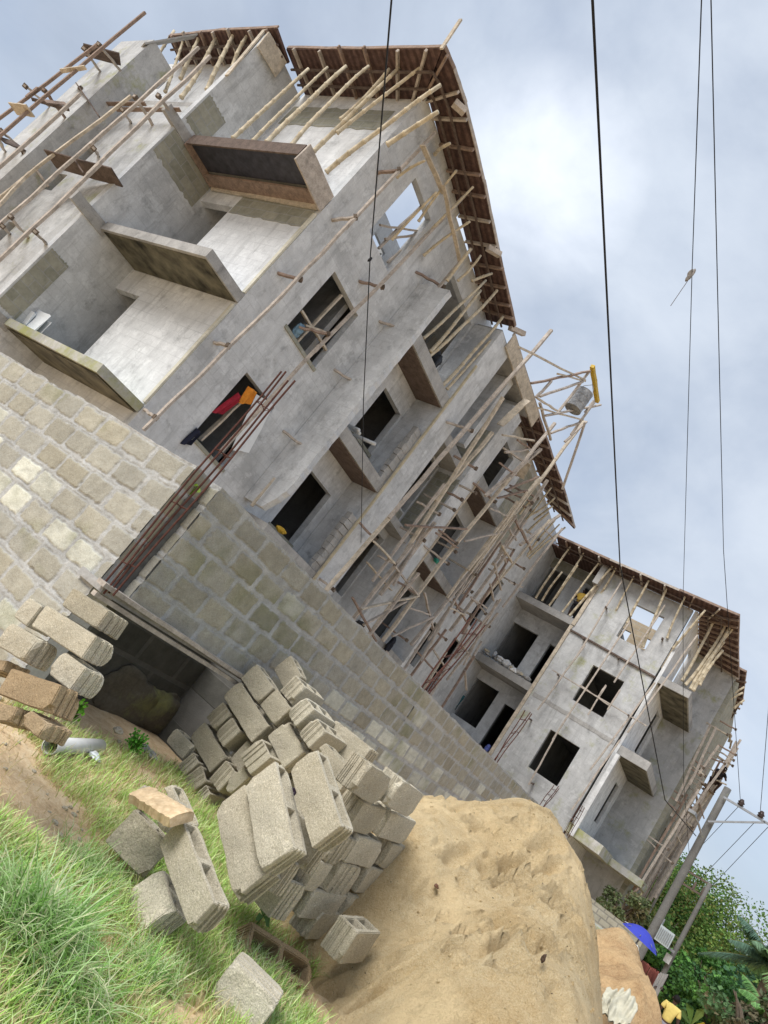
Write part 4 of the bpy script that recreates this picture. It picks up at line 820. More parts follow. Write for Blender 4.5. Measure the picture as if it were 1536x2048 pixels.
# ---------------------------------------------------------------- timber scaffolds (each lashed frame is one thing, every stick a part)
ROPE = m_wood('lashing_rope', (.13, .10, .075))
def stick(parent, a, b, w=.075, h=.055, mat=WD, name='pole', j=.016, ext=0):
    if name == 'putlog':
        a = Vector(a); b = Vector(b); d = (b - a).normalized(); part('lashing', MB().beam(b - d * .06, b + d * .02, w * 1.45, h * 1.9, j=.01), ROPE, parent)
    return part(name, MB().beam(a, b, w, h, j=j, ext=ext), mat, parent)
def wmat(): return random.choice([WD, WD, WD, WDL, WDB])
def frame(label, root, plane, val, poles, crop='o', putlogs=(), boards=(), wall=None, w=.075):
    f = AX if plane == 'x' else AY
    t = thing('timber_scaffold', label, 'scaffold', root, 'timber scaffolds round the building')
    for it in poles:
        c, a, b = (crop, *it) if len(it) == 2 else it
        stick(t, f(a, val, c), f(b, val, c), w, w * .75, wmat())
    for it in putlogs:                                     # from the wall (first point) to the poles (second point)
        c, a, b = (crop, *it) if len(it) == 2 else it
        stick(t, f(a, wall, c), f(b, val, c), .07, .05, random.choice([WD, WDB, WD]), 'putlog', ext=.03)
    for it in boards:
        c, a, b, v0, v1, ww, m = it
        stick(t, f(a, v0, c), f(b, v1, c), ww, .03, m, 'plank', .006)
    return t
# on the road front, two long uprights held by putlogs
frame('pair of slim pole uprights with short putlogs on the smooth wall with two windows', (-11.6, 8.5, 2), 'x', -11.6,
      [((287, 860), (560, 595)), ((552, 604), (705, 440)), ((690, 458), (870, 265)), ((440, 905), (640, 690)), ((628, 704), (815, 512)), ((800, 528), (948, 372)), ((503, 1012), (720, 765)), ((705, 783), (943, 497))],
      putlogs=[((430, 685), (458, 692)), ((558, 547), (603, 559)), ((666, 440), (713, 434)), ((720, 563), (767, 575)), ((760, 643), (806, 659)), ((670, 740), (716, 768)), ((568, 863), (607, 893)),
               ((833, 545), (888, 574)), ((756, 346), (800, 340)), ((290, 820), (312, 836)), ((600, 655), (658, 668))], wall=-11.98)
t = thing('hanging_boards', 'long pale boards hanging crooked under the plank eave above the sky window', 'board', AX((845, 290), -11.4))
stick(t, AX((845, 290), -11.4), AX((888, 388), -11.4), .16, .03, WDL, 'plank'); stick(t, AX((886, 370), -11.3), AX((920, 524), -11.3), .12, .03, WDL, 'plank')
# inside the window openings
t = thing('window_prop', 'crossed pale timbers bracing the dark upper window', 'prop', AX((640, 640), -12.1))
for a, b in (((588, 690), (683, 590)), ((602, 620), (652, 700)), ((610, 650), (660, 668))): stick(t, AX(a, -12.1), AX(b, -12.1), .08, .05, WDL, 'prop')
t = thing('window_prop', 'single pale timber across the window with the hanging clothes', 'prop', AX((440, 840), -12.1)); stick(t, AX((400, 880), -12.1), AX((505, 782), -12.1), .11, .05, WDL, 'prop')
t = thing('window_prop', 'thin timbers standing in the roofless sky window', 'prop', AX((800, 480), -12.1))
for a, b in (((757, 497), (868, 388)), ((770, 478), (840, 470)), ((775, 525), (825, 480)), ((760, 450), (850, 465))): stick(t, AX(a, -12.15), AX(b, -12.15), .07, .05, WD, 'prop')
# the left end: two rows of long poles with plank platforms
frame('tall outer pole scaffold with plank brackets reaching above the far left pier', (-19, 4.4, 0), 'y', 4.6,
      [((-60, 322), (290, 25)), ((-60, 282), (197, 87)), ((-60, 390), (160, 188))], 'o',
      putlogs=[((98, 212), (50, 172)), ((130, 235), (88, 180)), ((200, 142), (168, 97)), ((240, 140), (197, 88)), ((10, 302), (-12, 262)), ((35, 290), (3, 262))],
      boards=[('a', (720, 340), (1025, 420), 4.7, 5.2, .42, WDD), ('a', (270, 760), (590, 850), 4.7, 5.2, .1, WDD), ('a', (380, 780), (560, 800), 4.7, 5.2, .1, WDB), ('a', (0, 1100), (180, 1170), 4.7, 5.2, .3, WDD),
              ('a', (110, 840), (260, 860), 4.5, 4.6, .3, WDL), ('a', (520, 520), (730, 490), 4.5, 4.6, .1, WDL), ('a', (225, 740), (320, 660), 4.55, 4.55, .14, WDB)], wall=5.45, w=.085)
frame('inner pole scaffold with dark plank platform before the mossy left wall', (-17.5, 5.3, 0), 'y', 5.4,
      [((-40, 425), (262, 192)), ((-40, 484), (210, 262)), ((180, 290), (397, 95)), ((-40, 556), (200, 328)), ((175, 350), (420, 112)), ((-30, 440), (60, 345))], 'o',
      putlogs=[('a', (1300, 980), (1150, 740)), ('a', (1115, 960), (1040, 850)), ('a', (1500, 940), (1350, 730)), ('b', (240, 620), (90, 440)), ('b', (390, 670), (300, 570)), ('b', (80, 580), (20, 520)), ('a', (410, 1500), (190, 1200)), ('a', (860, 900), (680, 660)), ('a', (840, 1240), (800, 1180))],
      boards=[('a', (430, 1270), (1000, 1430), 5.5, 6.0, .5, WDD), ('a', (990, 850), (1536, 850), 5.9, 5.9, .1, WDB), ('a', (800, 800), (1240, 800), 5.8, 5.8, .1, WDB), ('a', (660, 640), (860, 930), 5.4, 5.6, .14, WDD), ('a', (640, 1280), (720, 1400), 5.5, 5.6, .08, WDD)], wall=6.14, w=.085)
# stair bay: a dense frame of poles, braces and ladder brackets, carrying the hoist arm
sb = thing('timber_scaffold', 'dense pole scaffold with braces and ladder brackets before the stair bay', 'scaffold', (-10.4, 16.5, -1.5), 'timber scaffolds round the building')
PX = -10.45
for a, b in (((644, 1190), (790, 1022)), ((778, 1036), (940, 848)), ((926, 864), (1103, 660)), ((705, 1240), (825, 1088)), ((812, 1102), (1006, 795)), ((765, 1282), (900, 1103)), ((888, 1117), (1020, 955)), ((1010, 970), (1110, 846)),
             ((822, 1290), (960, 1121)), ((950, 1132), (1083, 955)), ((1075, 968), (1168, 842)), ((970, 992), (1082, 898)), ((935, 1140), (1078, 958)), ((900, 1262), (1015, 1105)), ((760, 1190), (870, 1045)), ((1000, 1105), (1095, 960)),
             ((1040, 1090), (1120, 1030)), ((985, 1130), (1052, 1040)), ((870, 1000), (985, 865)), ((960, 1205), (1010, 1138))):
    stick(sb, AX(a, PX + random.uniform(-.12, .12)), AX(b, PX + random.uniform(-.12, .12)), .105, .075, random.choice([WD, WDL, WD]))
for a, b in (((811, 1050), (934, 1058)), ((723, 1218), (838, 1191)), ((705, 1195), (752, 1282)), ((727, 1250), (813, 1202)), ((784, 1272), (867, 1233)), ((748, 1083), (790, 1127)), ((790, 1133), (836, 1191)),
             ((1005, 870), (1068, 881)), ((1035, 880), (1058, 896)), ((1004, 1090), (1024, 1126)), ((995, 996), (1054, 981)), ((1014, 980), (1077, 953)), ((929, 1082), (1004, 1064)), ((1010, 905), (1060, 898)), ((898, 1215), (930, 1230)), ((980, 1016), (1015, 1032)), ((1030, 1040), (1062, 1100))):
    stick(sb, AX(a, PX + .08), AX(b, PX + .1), .075, .05, random.choice([WD, WDB, WDL]), 'brace')
for a, b in (((717, 1043), (752, 1080)), ((756, 1111), (792, 1130)), ((796, 1164), (838, 1192)), ((834, 1004), (880, 1029)), ((848, 1091), (897, 1128)), ((877, 1060), (914, 1088)), ((893, 844), (945, 862)), ((909, 912), (953, 938)),
             ((946, 966), (991, 1004)), ((1006, 896), (1048, 924)), ((993, 1085), (1028, 1101)), ((640, 1158), (668, 1180)), ((910, 1170), (935, 1192)), ((943, 1195), (972, 1228)), ((862, 1255), (893, 1280)), ((830, 1300), (878, 1350)), ((920, 1160), (945, 1185)), ((1051, 1059), (1078, 1080)), ((895, 985), (925, 1000))):
    stick(sb, AX(a, -11.0), AX(b, PX), .07, .055, random.choice([WD, WDB]), 'putlog', ext=.02)
for a, b, w_ in (((1030, 1035), (1062, 1098), .14), ((1000, 850), (1055, 800), .26), ((735, 1125), (782, 1180), .12), ((1040, 955), (1055, 925), .3)):
    stick(sb, AX(a, -10.8), AX(b, -10.7), w_, .03, WDL, 'plank')
hs = thing('hoist', 'jutting timber hoist arm with a yellow beam hanging over the roof edge', 'hoist', AX((1070, 800), -10.4))
HX = -9.7
for a, b in (((110, 345), (960, 770)), ((610, 690), (960, 780)), ((270, 810), (1060, 650)), ((380, 980), (930, 790)), ((350, 1000), (600, 1160)), ((360, 1125), (930, 1280)), ((450, 1225), (1160, 1085)), ((520, 1450), (880, 1320)),
             ((330, 990), (530, 780)), ((600, 1200), (1030, 640)), ((780, 1470), (1080, 1050)), ((380, 1060), (520, 1536)), ((700, 1560), (980, 1300)), ((960, 1310), (670, 2170)), ((960, 1180), (1075, 1035))):
    stick(hs, AX(a, HX + random.uniform(-.1, .1), 'm'), AX(b, HX + random.uniform(-.1, .1), 'm'), .075, .055, wmat(), 'strut')
stick(hs, AX((1055, 590), HX, 'm'), AX((1118, 1045), HX, 'm'), .13, .12, m_plain('yellow_paint', (.50, .33, .03), .5, .35, 14), 'hoist_beam')
c = AX((880, 1035), HX, 'm'); ax_ = (AX((985, 900), HX, 'm') - AX((815, 1125), HX, 'm')).normalized(); H = (AX((985, 900), HX, 'm') - AX((815, 1125), HX, 'm')).length * .92; R = .285
ax_ = Vector((ax_.x * .3, ax_.y * .3, 1)).normalized()
bk = thing('bucket', 'dented cement splashed metal drum hanging from the yellow hoist beam', 'bucket', c - ax_ * H / 2)
mb = MB(); cs = [c + ax_ * H * (k - .5) for k in (0, .01, .06, .3, .33, .36, .64, .67, .7, .96, 1)]
mb.tube(cs, [R * .97, R * 1.02, R, R, R * 1.035, R, R, R * 1.035, R, R, R * 1.03], 28)
part('drum', mb, m_plain('splashed_drum', (.24, .245, .25), .6, .6, 7), bk, smooth=False)
tp = AX((1060, 830), HX, 'm'); e1 = c + ax_ * H / 2; s_ = ax_.cross(Vector((0, 1, 0))).normalized()
mb = MB().tube([e1 + s_ * R, e1 + s_ * R * .6 + ax_ * .25, tp], .012, 6); mb.tube([e1 - s_ * R, e1 - s_ * R * .6 + ax_ * .25, tp], .012, 6); part('chain', mb, GRYM, bk)
# right end of the far block: high pole scaffold
re = thing('timber_scaffold', 'slender pole scaffold at the road end of the far block behind the power pole', 'scaffold', AY((1270, 1840), 33), 'timber scaffolds round the building')
for a, b, y in (((0, 1536), (1120, 120), 32.2), ((450, 1490), (1300, 170), 34), ((520, 1560), (1275, 240), 35), ((400, 1480), (940, 600), 32), ((560, 1536), (1180, 420), 34.5), ((640, 1220), (1200, 380), 34.2), ((360, 1490), (840, 640), 32.4),
                ((600, 1180), (980, 530), 35), ((700, 1240), (1000, 690), 36), ((760, 950), (1220, 300), 33), ((1090, 60), (860, 560), 31.8), ((1040, 40), (740, 700), 31.9), ((980, 330), (700, 830), 32.2), ((420, 1560), (700, 1050), 33.5), ((930, 480), (1110, 220), 32)):
    if a == (0, 1536): continue
    stick(re, AY(a, y, 'i'), AY(b, y, 'i'), .09, .07, wmat())
for a, b, y in (((1105, 215), (1262, 305), 33), ((1100, 265), (1245, 350), 33.4), ((1095, 305), (1235, 400), 33.6), ((885, 330), (985, 420), 32), ((865, 375), (1000, 490), 32), ((850, 410), (960, 480), 32), ((725, 610), (800, 660), 32), ((700, 665), (780, 720), 32), ((670, 715), (760, 790), 32),
                ((505, 1000), (680, 1120), 32.2), ((490, 1030), (715, 1240), 32.6), ((1005, 20), (1190, 130), 33), ((780, 830), (890, 930), 34), ((370, 1490), (460, 1420), 31), ((1050, 330), (1170, 380), 33)):
    stick(re, AY(a, y, 'i'), AY(b, y, 'i'), .09, .05, random.choice([WD, WDB, WDL]), 'putlog')
for a, b, y, w_ in (((920, 650), (985, 850), 34, .22), ((735, 960), (790, 1070), 34, .16), ((800, 810), (890, 950), 34.5, .3), ((960, 545), (1070, 640), 34, .4), ((1180, 560), (1090, 520), 33.5, .1)):
    stick(re, AY(a, y, 'i'), AY(b, y, 'i'), w_, .04, random.choice([WDL, WDB]), 'plank')
random.seed(91)
for k in range(17):           # the tangle over the end wall
    y = 33.2 + k * .42 + random.uniform(-.15, .15); x = -2.75 + random.uniform(-.15, .25); z0 = random.uniform(-3, 3); z1 = z0 + random.uniform(3.5, 7); stick(re, (x, y, z0), (x + random.uniform(-.12, .12), y + random.uniform(-.25, .25), min(z1, 10.2)), .085, .065, wmat())
for k in range(16):
    y = 33.2 + random.uniform(0, 5); z = random.choice((.2, 2.0, 3.8, 5.6, 7.4, 9.0)) + random.uniform(-.2, .2); stick(re, (-2.7, y, z), (-2.72, y + random.uniform(1.2, 2.8), z + random.uniform(-.15, .15)), .08, .05, wmat(), 'ledger')
for k in range(12): y = 33.2 + random.uniform(0, 5); z = random.uniform(.5, 9.5); stick(re, (-3.2, y, z), (-2.5, y + .03, z), .08, .05, wmat(), 'putlog')
for k in range(22):           # more sticks over the stair bay and the second balcony bay
    y = 15.4 + random.uniform(0, 9.5); z0 = random.uniform(-.5, 6.5); L = random.uniform(2.0, 4.2); stick(sb, (-10.35 + random.uniform(-.25, .2), y, z0), (-10.35 + random.uniform(-.25, .2), y + random.uniform(-.3, .3), min(11.3, z0 + L)), .075, .06, random.choice([WD, WD, WDL, WDB]))
for k in range(18):
    y = 15.4 + random.uniform(0, 9); z = random.uniform(.8, 9.5); stick(sb, (-10.4, y, z), (-10.42, y + random.uniform(.8, 2.0), z + random.uniform(-.5, .5)), .07, .05, wmat(), 'brace')
for k in range(14): y = 15.6 + random.uniform(0, 9); z = random.uniform(.8, 10); stick(sb, (-11.6, y, z), (-10.35, y + .03, z - .05), .07, .05, wmat(), 'putlog')
# light poles on the front of the far block
ef = thing('timber_scaffold', 'thin pole uprights with pegs on the front of the far block between its dark windows', 'scaffold', (-8.5, 27.6, 0), 'timber scaffolds round the building')
for a, b in (((1057, 1570), (1112, 1470)), ((1105, 1480), (1262, 1240)), ((1075, 1420), (1170, 1290)), ((1155, 1310), (1245, 1160)), ((1180, 1540), (1310, 1365)), ((1255, 1465), (1395, 1270)), ((1215, 1420), (1240, 1380)), ((1228, 1365), (1330, 1210)), ((1143, 1620), (1240, 1480))):
    stick(ef, AY(a, 27.62), AY(b, 27.62), .06, .05, WD)
for a, b in (((1105, 1340), (1293, 1452)), ((1160, 1370), (1222, 1413)), ((1195, 1395), (1212, 1370)), ((1176, 1430), (1212, 1372))): stick(ef, AY(a, 27.66), AY(b, 27.66), .055, .04, WD, 'rail')
for p in ((1118, 1352), (1258, 1432), (1063, 1440), (1237, 1318), (1168, 1280), (1067, 1567), (1146, 1638), (1325, 1280), (1213, 1218)):
    q = AY(p, 27.95); stick(ef, q + Vector((0, .02, 0)), q + Vector((.05, -.42, -.06)), .07, .05, WDD, 'peg')

# ---------------------------------------------------------------- bamboo props, each standing by itself
def prop(a, b, label, group, r=.042, mat=BAM, bend=.06, name='bamboo_prop'):
    return solo(name, MB().cane(a, b, r, bend), mat, label, 'prop', group, smooth=True, loc=tuple(a))
def props(lst, fa, fb, crop, where, group, r=.042, bend=.06):
    for i, (a, b) in enumerate(lst):
        nm = ORD[i] if len(lst) > 1 else 'single'
        prop(fa(a, crop), fb(b, crop), f'{nm} bamboo prop from left {where}', group, r * random.uniform(.85, 1.15), bend=bend)
props([((930, 555), (1235, 275)), ((1010, 565), (1310, 270)), ((1065, 572), (1385, 265)), ((1165, 582), (1475, 265))], lambda p, c: AY(p, 6.72, c), lambda p, c: AY(p, 6.85, c), 'y', 'standing on the upper corner balcony', 'bamboo props under the corner eave', .05)
props([((540, 570), (840, 265)), ((380, 760), (895, 255)), ((520, 650), (1095, 200)), ((455, 885), (1145, 360)), ((820, 720), (1130, 520))], lambda p, c: AY(p, 7.3, c), lambda p, c: AY(p, 7.05, c), 'x', 'leaning under the roof corner', 'bamboo props under the corner eave', .05)
props([((880, 915), (1050, 815)), ((1110, 775), (1200, 710)), ((1010, 1180), (1240, 870)), ((980, 1340), (1340, 970)), ((1040, 1385), (1320, 1175)), ((850, 1290), (1120, 1000))], lambda p, c: AX(p, -11.9, c), lambda p, c: AX(p, -11.1, c), 'x', 'slanting from the wall to the eave over the sky window', 'bamboo props under the long eave', .04)
props([((1180, 1536), (1325, 1340)), ((1245, 1536), (1385, 1380)), ((1330, 1536), (1455, 1490))], lambda p, c: AX(p, -11.3, c), lambda p, c: AX(p, -11.05, c), 'x', 'beyond the hanging boards', 'bamboo props under the long eave', .045)
props([((320, 560), (920, 0)), ((385, 690), (870, 95)), ((365, 740), (1030, 100)), ((505, 1010), (1085, 350)), ((545, 1050), (970, 575))], lambda p, c: AX(p, -11.12, c), lambda p, c: AX(p, -11.15, c), 'd', 'in the open top bay over the wide balcony', 'bamboo props in the open top bay', .05)
props([((-10, 690), (295, 180)), ((215, 700), (390, 195)), ((345, 590), (530, 180)), ((350, 750), (665, 190)), ((570, 690), (800, 205)), ((790, 490), (945, 175))], lambda p, c: AY(p, 6.5, c), lambda p, c: AY(p, 6.2, c), 'c', 'under the far left eave', 'bamboo props under the far left eave', .055, .1)
props([((860, 905), (1060, 690)), ((890, 990), (1165, 650)), ((960, 915), (1200, 748)), ((1000, 955), (1180, 825)), ((930, 1080), (1140, 890)), ((940, 1290), (1200, 960)), ((930, 1310), (1245, 1000)), ((950, 1330), (1300, 1030))], lambda p, c: AX(p, -11.7, c), lambda p, c: AX(p, -11.1, c), 'f', 'under the far end of the long eave', 'bamboo props under the far eave end', .045, .05)
props([((142, 440), (352, 130)), ((180, 455), (300, 280)), ((222, 485), (440, 150)), ((262, 440), (395, 240)), ((300, 525), (535, 205)), ((345, 545), (610, 240)), ((520, 430), (635, 240)), ((612, 545), (740, 290))], lambda p, c: AY(p, 28.1, c), lambda p, c: AY(p, 27.45, c), 'u', 'in the open top bay of the end block', 'bamboo props of the end block', .05, .04)
props([((690, 590), (822, 330)), ((785, 735), (935, 365)), ((930, 680), (1042, 420)), ((965, 740), (1160, 510))], lambda p, c: AY(p, 27.93, c), lambda p, c: AY(p, 27.3, c), 'u', 'along the front eave of the end block', 'bamboo props of the end block', .055, .05)
props([((1020, 935), (1225, 540)), ((1040, 960), (1300, 560)), ((1070, 985), (1340, 605)), ((1085, 995), (1275, 700)), ((1125, 960), (1265, 750)), ((1090, 990), (1320, 590))], lambda p, c: AY(p, 28.4, c), lambda p, c: AY(p, 28.4, c), 'u', 'bundled on the corner balcony of the end block', 'bamboo props of the end block corner', .06, .12)
props([((1255, 1075), (1395, 970)), ((1240, 1090), (1385, 1005)), ((1250, 1040), (1345, 985)), ((1330, 1100), (1395, 1050)), ((1190, 1180), (1340, 920))], lambda p, c: AY(p, 33.6, c), lambda p, c: AY(p, 33.4, c), 'u', 'under the small eave at the road end', 'bamboo props at the road end', .05, .04)

# ---------------------------------------------------------------- things in the openings
def cloth(name, pts, mat, label, cat, ax, val, crop, dep=.03, nx=10, ny=10):
    f = AX if ax == 'x' else AY; a, b, c, d = [f(p, val, crop) for p in pts]; mb = MB(); n = (b - a).cross(d - a).normalized(); V = []
    for sgn in (0, 1):
        for j in range(ny + 1):
            for i in range(nx + 1):
                s, t = i / nx, j / ny; p = a.lerp(b, s).lerp(d.lerp(c, s), t)
                V.append(p + n * (dep * (math.sin(s * 9 + t * 2) + .8 * noise.noise((s * 4, t * 3, val))) + sgn * .006) + Vector((0, 0, .03 * noise.noise((s * 3, t * 5, 9)) * (t > .8 or s > .9))))
    Fq = []; m = (nx + 1) * (ny + 1)
    for j in range(ny):
        for i in range(nx): k = j * (nx + 1) + i; Fq += [(k, k + 1, k + nx + 2, k + nx + 1), (m + k, m + k + nx + 1, m + k + nx + 2, m + k + 1)]
    return solo(name, mb.add(V, Fq), mat, label, cat, smooth=True)
cloth('cloth', [(235, 850), (245, 905), (130, 985), (75, 975)], m_plain('red_cloth', (.30, .02, .035), .9, .3), 'red cloth hung in the lower dark window', 'cloth', 'x', -11.97, 'w')
cloth('cloth', [(290, 815), (345, 855), (300, 925), (235, 920)], m_plain('orange_cloth', (.65, .24, .03), .9, .3), 'orange cloth hung beside the red one on the window timber', 'cloth', 'x', -11.95, 'w')
cloth('tarpaulin', [(340, 865), (445, 930), (290, 1215), (190, 1200)], WHT, 'white sheet hanging out of the lower window behind the rusty bars', 'sheet', 'x', -11.9, 'w', .02)
cloth('cloth', [(395, 855), (402, 868), (380, 890), (362, 888)], m_plain('navy_cloth', (.02, .022, .04), .9, .3), 'dark crumpled cloth on the sill of the lower window', 'cloth', 'x', -11.93, 'o', .04)
lump('plastic_bag', AX((596, 661), -12.05), .16, m_plain('blue_bag', (.16, .26, .34), .4, .4), 'light blue plastic bag tied to the window timbers', 'bag', (.6, .8, 1.2), 4)
lump('cement_bag', AX((868, 722), -11.3), .30, m_plain('black_rubber', (.02, .022, .026), .4, .4), 'black rubber pan hanging in the open top bay', 'pan', (.7, .6, 1.1), 21)
mb_t = MB()
for k, (a, b) in enumerate((((95, 610), (205, 660)), ((120, 640), (212, 695)), ((150, 710), (390, 815)))):
    solo('plastic_pipe', MB().tube([AX(a, -11.9, 'l'), AX(b, -11.25, 'l')], .05, 12), PVC, ['upper short white pipe stub on the middle balcony', 'lower short white pipe stub on the middle balcony', 'long white plastic pipe resting across the middle balcony'][k], 'pipe', 'white pipes on the balcony', smooth=True)
lump('cloth', AX((562, 1060), -11.3), .12, m_plain('yellow_cloth', (.6, .36, .04), .8, .3), 'small yellow bundle on the low balcony behind the block wall', 'cloth', (.8, 1.6, .6), 8)
lump('cloth', AX((780, 1290), -10.9), .2, m_plain('black_cloth', (.02, .022, .03), .9, .3), 'black cloth hung on the scaffold just over the block wall', 'cloth', (.5, .7, 1.7), 14)
lump('mesh_bag', AX((720, 1248), -10.9), .15, m_plain('black_mesh', (.03, .03, .035), .8, .3), 'ball of black mesh on top of the block wall scaffold', 'bag', seed=15)
lump('bottle', AX((873, 1122), -10.9), .11, m_plain('green_plastic', (.02, .22, .16), .3, .3), 'green plastic bottle wedged on the scaffold', 'bottle', (.8, 1.4, .8), 16)
lump('bottle', AY((975, 1497), 28.2), .14, m_plain('blue_plastic', (.10, .13, .38), .4, .4), 'blue and white bag on the ground floor of the end block', 'bag', (.8, .8, 1.4), 17)
cloth('netting', [(925, 1390), (930, 1392), (912, 1420), (902, 1418)], m_plain('teal_net', (.05, .17, .20), .8, .3), 'teal sheet hanging in the lowest dark room of the end block', 'sheet', 'y', 29.35, 'o', .06)
# broken tiles stacked on the lowest balcony, rubble on the end block balcony
t = thing('tile_stack', 'stack of white tile offcuts on the mossy lowest corner balcony', 'tiles', AY((60, 645), 6.9)); random.seed(5)
for k, (p, w_, h_) in enumerate((((50, 632), .55, .36), ((72, 640), .6, .5), ((42, 645), .4, .3), ((85, 655), .3, .34))):
    c = AY(p, 6.85 + .06 * k); mb = MB().box(c.x - w_ / 2, c.x + w_ / 2, c.y, c.y + .02, c.z - h_ / 2, c.z + h_ / 2, .03); part('tile', mb, WHT, t)
t = thing('rubble_heap', 'heap of broken plaster and blocks on the middle balcony of the end block', 'rubble', (-10.6, 28.2, 4.95))
for k in range(46):
    x = random.uniform(-12.0, -9.5); r = random.uniform(.05, .17); mb = MB(); bm = bmesh.new(); bmesh.ops.create_icosphere(bm, subdivisions=1, radius=r)
    c = Vector((x, 28.15 + random.uniform(-.1, .25), 4.97 + random.uniform(0, .42) * max(.2, 1 - abs(x + 11.4) / 1.6) + r * .4)); sq = [random.uniform(.5, 1.6) for _ in range(3)]
    mb.add([c + Vector((v.co.x * sq[0], v.co.y * sq[1], v.co.z * sq[2] * .7)) for v in bm.verts], [tuple(v.index for v in f.verts) for f in bm.faces]); bm.free()
    part('chunk', mb, random.choice([PLL, PLD, SB]), t)
# ---------------------------------------------------------------- poles and wires
def wire(label, pts, r, mat=BLK, sag=0.0, name='cable', group=None):
    P = []
    for i in range(len(pts) - 1):
        a, b = Vector(pts[i]), Vector(pts[i + 1]); n = 14
        for k in range(n + (i == len(pts) - 2)):
            t = k / n; P.append(a.lerp(b, t) + Vector((0, 0, -4 * sag * t * (1 - t))))
    return solo(name, MB().tube(P, r, 6), mat, label, 'cable', group, loc=tuple(P[0]))
CONC = m_plaster('weathered_pole', .16, (1, .98, .92), moss=-.3)
Y1 = 24.0
b1, t1 = AY((1283, 1900), Y1), AY((1457, 1577), Y1); b1.z = -3.2; b1.x = t1.x = (b1.x + t1.x) / 2
pl = thing('power_pole', 'thick weathered power pole with a crossarm and lamp at the road end of the building', 'pole', b1)
part('shaft', MB().tube([b1.lerp(t1, k / 10) for k in range(11)], [.125 - .002 * k for k in range(11)], 16), CONC, pl, smooth=True)
arm0, arm1 = AY((1447, 1594), Y1 - .2), AY((1545, 1652), Y1 - .2); arm1.z = arm0.z
part('crossarm', MB().beam(arm0, arm1 + Vector((.35, 0, 0)), .06, .06), GRYM, pl)
part('brace', MB().beam(AY((1416, 1643), Y1 - .2), AY((1530, 1645), Y1 - .2), .06, .05), GRYM, pl)
for p in ((1481, 1609), (1520, 1634)):
    c = AY(p, Y1 - .2); c.z = arm0.z + .03
    part('insulator', MB().tube([c, c + Vector((0, 0, .03)), c + Vector((0, 0, .06)), c + Vector((0, 0, .10)), c + Vector((0, 0, .14)), c + Vector((0, 0, .2))], [.05, .10, .065, .10, .065, .04], 12), m_plain('porcelain', (.05, .035, .03), .3), pl, smooth=True)
lp = [AY((1402, 1665), Y1 - .2), AY((1396, 1645), Y1 - .4), AY((1387, 1630), Y1 - .6)]
l_ = part('lamp_arm', MB().tube(lp, .03, 8), GRYM, pl); part('lamp_head', MB().beam(lp[2], AY((1384, 1623), Y1 - 1.1), .2, .09), GRYM, l_)
Y2 = 31.0
b2, t2 = AY((1305, 1990), Y2), AY((1420, 1766), Y2); b2.z = -3.4; b2.x = t2.x = (b2.x + t2.x) / 2
p2 = thing('power_pole', 'thinner far power pole with two crossarms standing before the big leafy tree', 'pole', b2)
part('shaft', MB().tube([b2.lerp(t2, k / 8) for k in range(9)], [.10 - .003 * k for k in range(9)], 14), CONC, p2, smooth=True)
ca0, ca1 = AY((1374, 1741), Y2), AY((1424, 1772), Y2); part('crossarm', MB().beam(ca0, ca1, .07, .07), WDD, p2)
part('crossarm', MB().beam(AY((1362, 1765), Y2), AY((1412, 1796), Y2), .07, .07), WDD, p2)
for p in ((1385, 1779), (1402, 1790)): c = AY(p, Y2); part('insulator', MB().tube([c, c + Vector((0, 0, .12)), c + Vector((0, 0, .3))], [.05, .05, .03], 8), WDD, p2)
part('meter_box', MB().box(*(lambda c: (c.x - .11, c.x + .11, c.y - .26, c.y - .1, c.z - .15, c.z + .15))(AY((1336, 1917), Y2))), m_plain('white_box', (.55, .56, .55), .5), p2)
part('guy_bar', MB().beam(AY((1292, 1862), Y2 - .4), AY((1349, 1905), Y2 - .4), .09, .09), GRYM, p2)
tr = AY((1326, 1871), Y2 - .5)
tf = thing('transformer', 'pale grey box transformer on the bar between the two power poles', 'transformer', tr - Vector((0, 0, .27)))
part('tank', MB().box(tr.x - .32, tr.x + .32, tr.y - .3, tr.y + .3, tr.z - .27, tr.z + .27), m_plain('transformer_paint', (.42, .47, .48), .5, .1), tf)
mb = MB()
for k in range(9): mb.box(tr.x - .28 + k * .066, tr.x - .255 + k * .066, tr.y - .34, tr.y - .302, tr.z - .2, tr.z + .2)
part('fin', mb, GRYM, tf); part('bushing', MB().tube([tr + Vector((-.2, 0, .27)), tr + Vector((-.2, 0, .5))], .05, 8), GRYM, tf)
near = lambda p, d: AD(p, d)
a, b = near((1185, 0), 7.5), AY((1392, 1672), Y1 - .25); m1 = AD((1240, 1130), 15.5)
wire('thick black service cable crossing the sky down to the weathered power pole', [a + (a - m1) * .5, a, m1, AY((1330, 1600), 21.0), b], .0135)
a, b = near((783, 0), 6.0), AX((722, 1085), -10.6); m2 = AD((740, 520), 9.4)
wire('thin black cable hanging in front of the main block with a knot half way', [a + (a - m2) * .6, a, m2, AD((727, 800), 11.3), b], .0075)
lump('cable_joint', AD((740, 519), 9.4), .02, BLK, 'taped joint on the thin cable before the main block', 'joint', (1, 1, 2), 3)
h1 = AY((1481, 1606), Y1 - .2); a = near((1422, 0), 11)
wire('right one of the two high wires over the sky, ending on the near crossarm', [a + (a - h1) * .3, a, AD((1447, 1100), 19), h1], .0085)
h2 = AY((1381, 1742), Y2); a = near((1403, 0), 11); rg = AD((1384, 545), 15.5)
wire('left one of the two high wires over the sky, the one with the caught rag', [a + (a - rg) * .4, a, rg, AD((1366, 1200), 24), AD((1367, 1560), 28), h2], .0085)
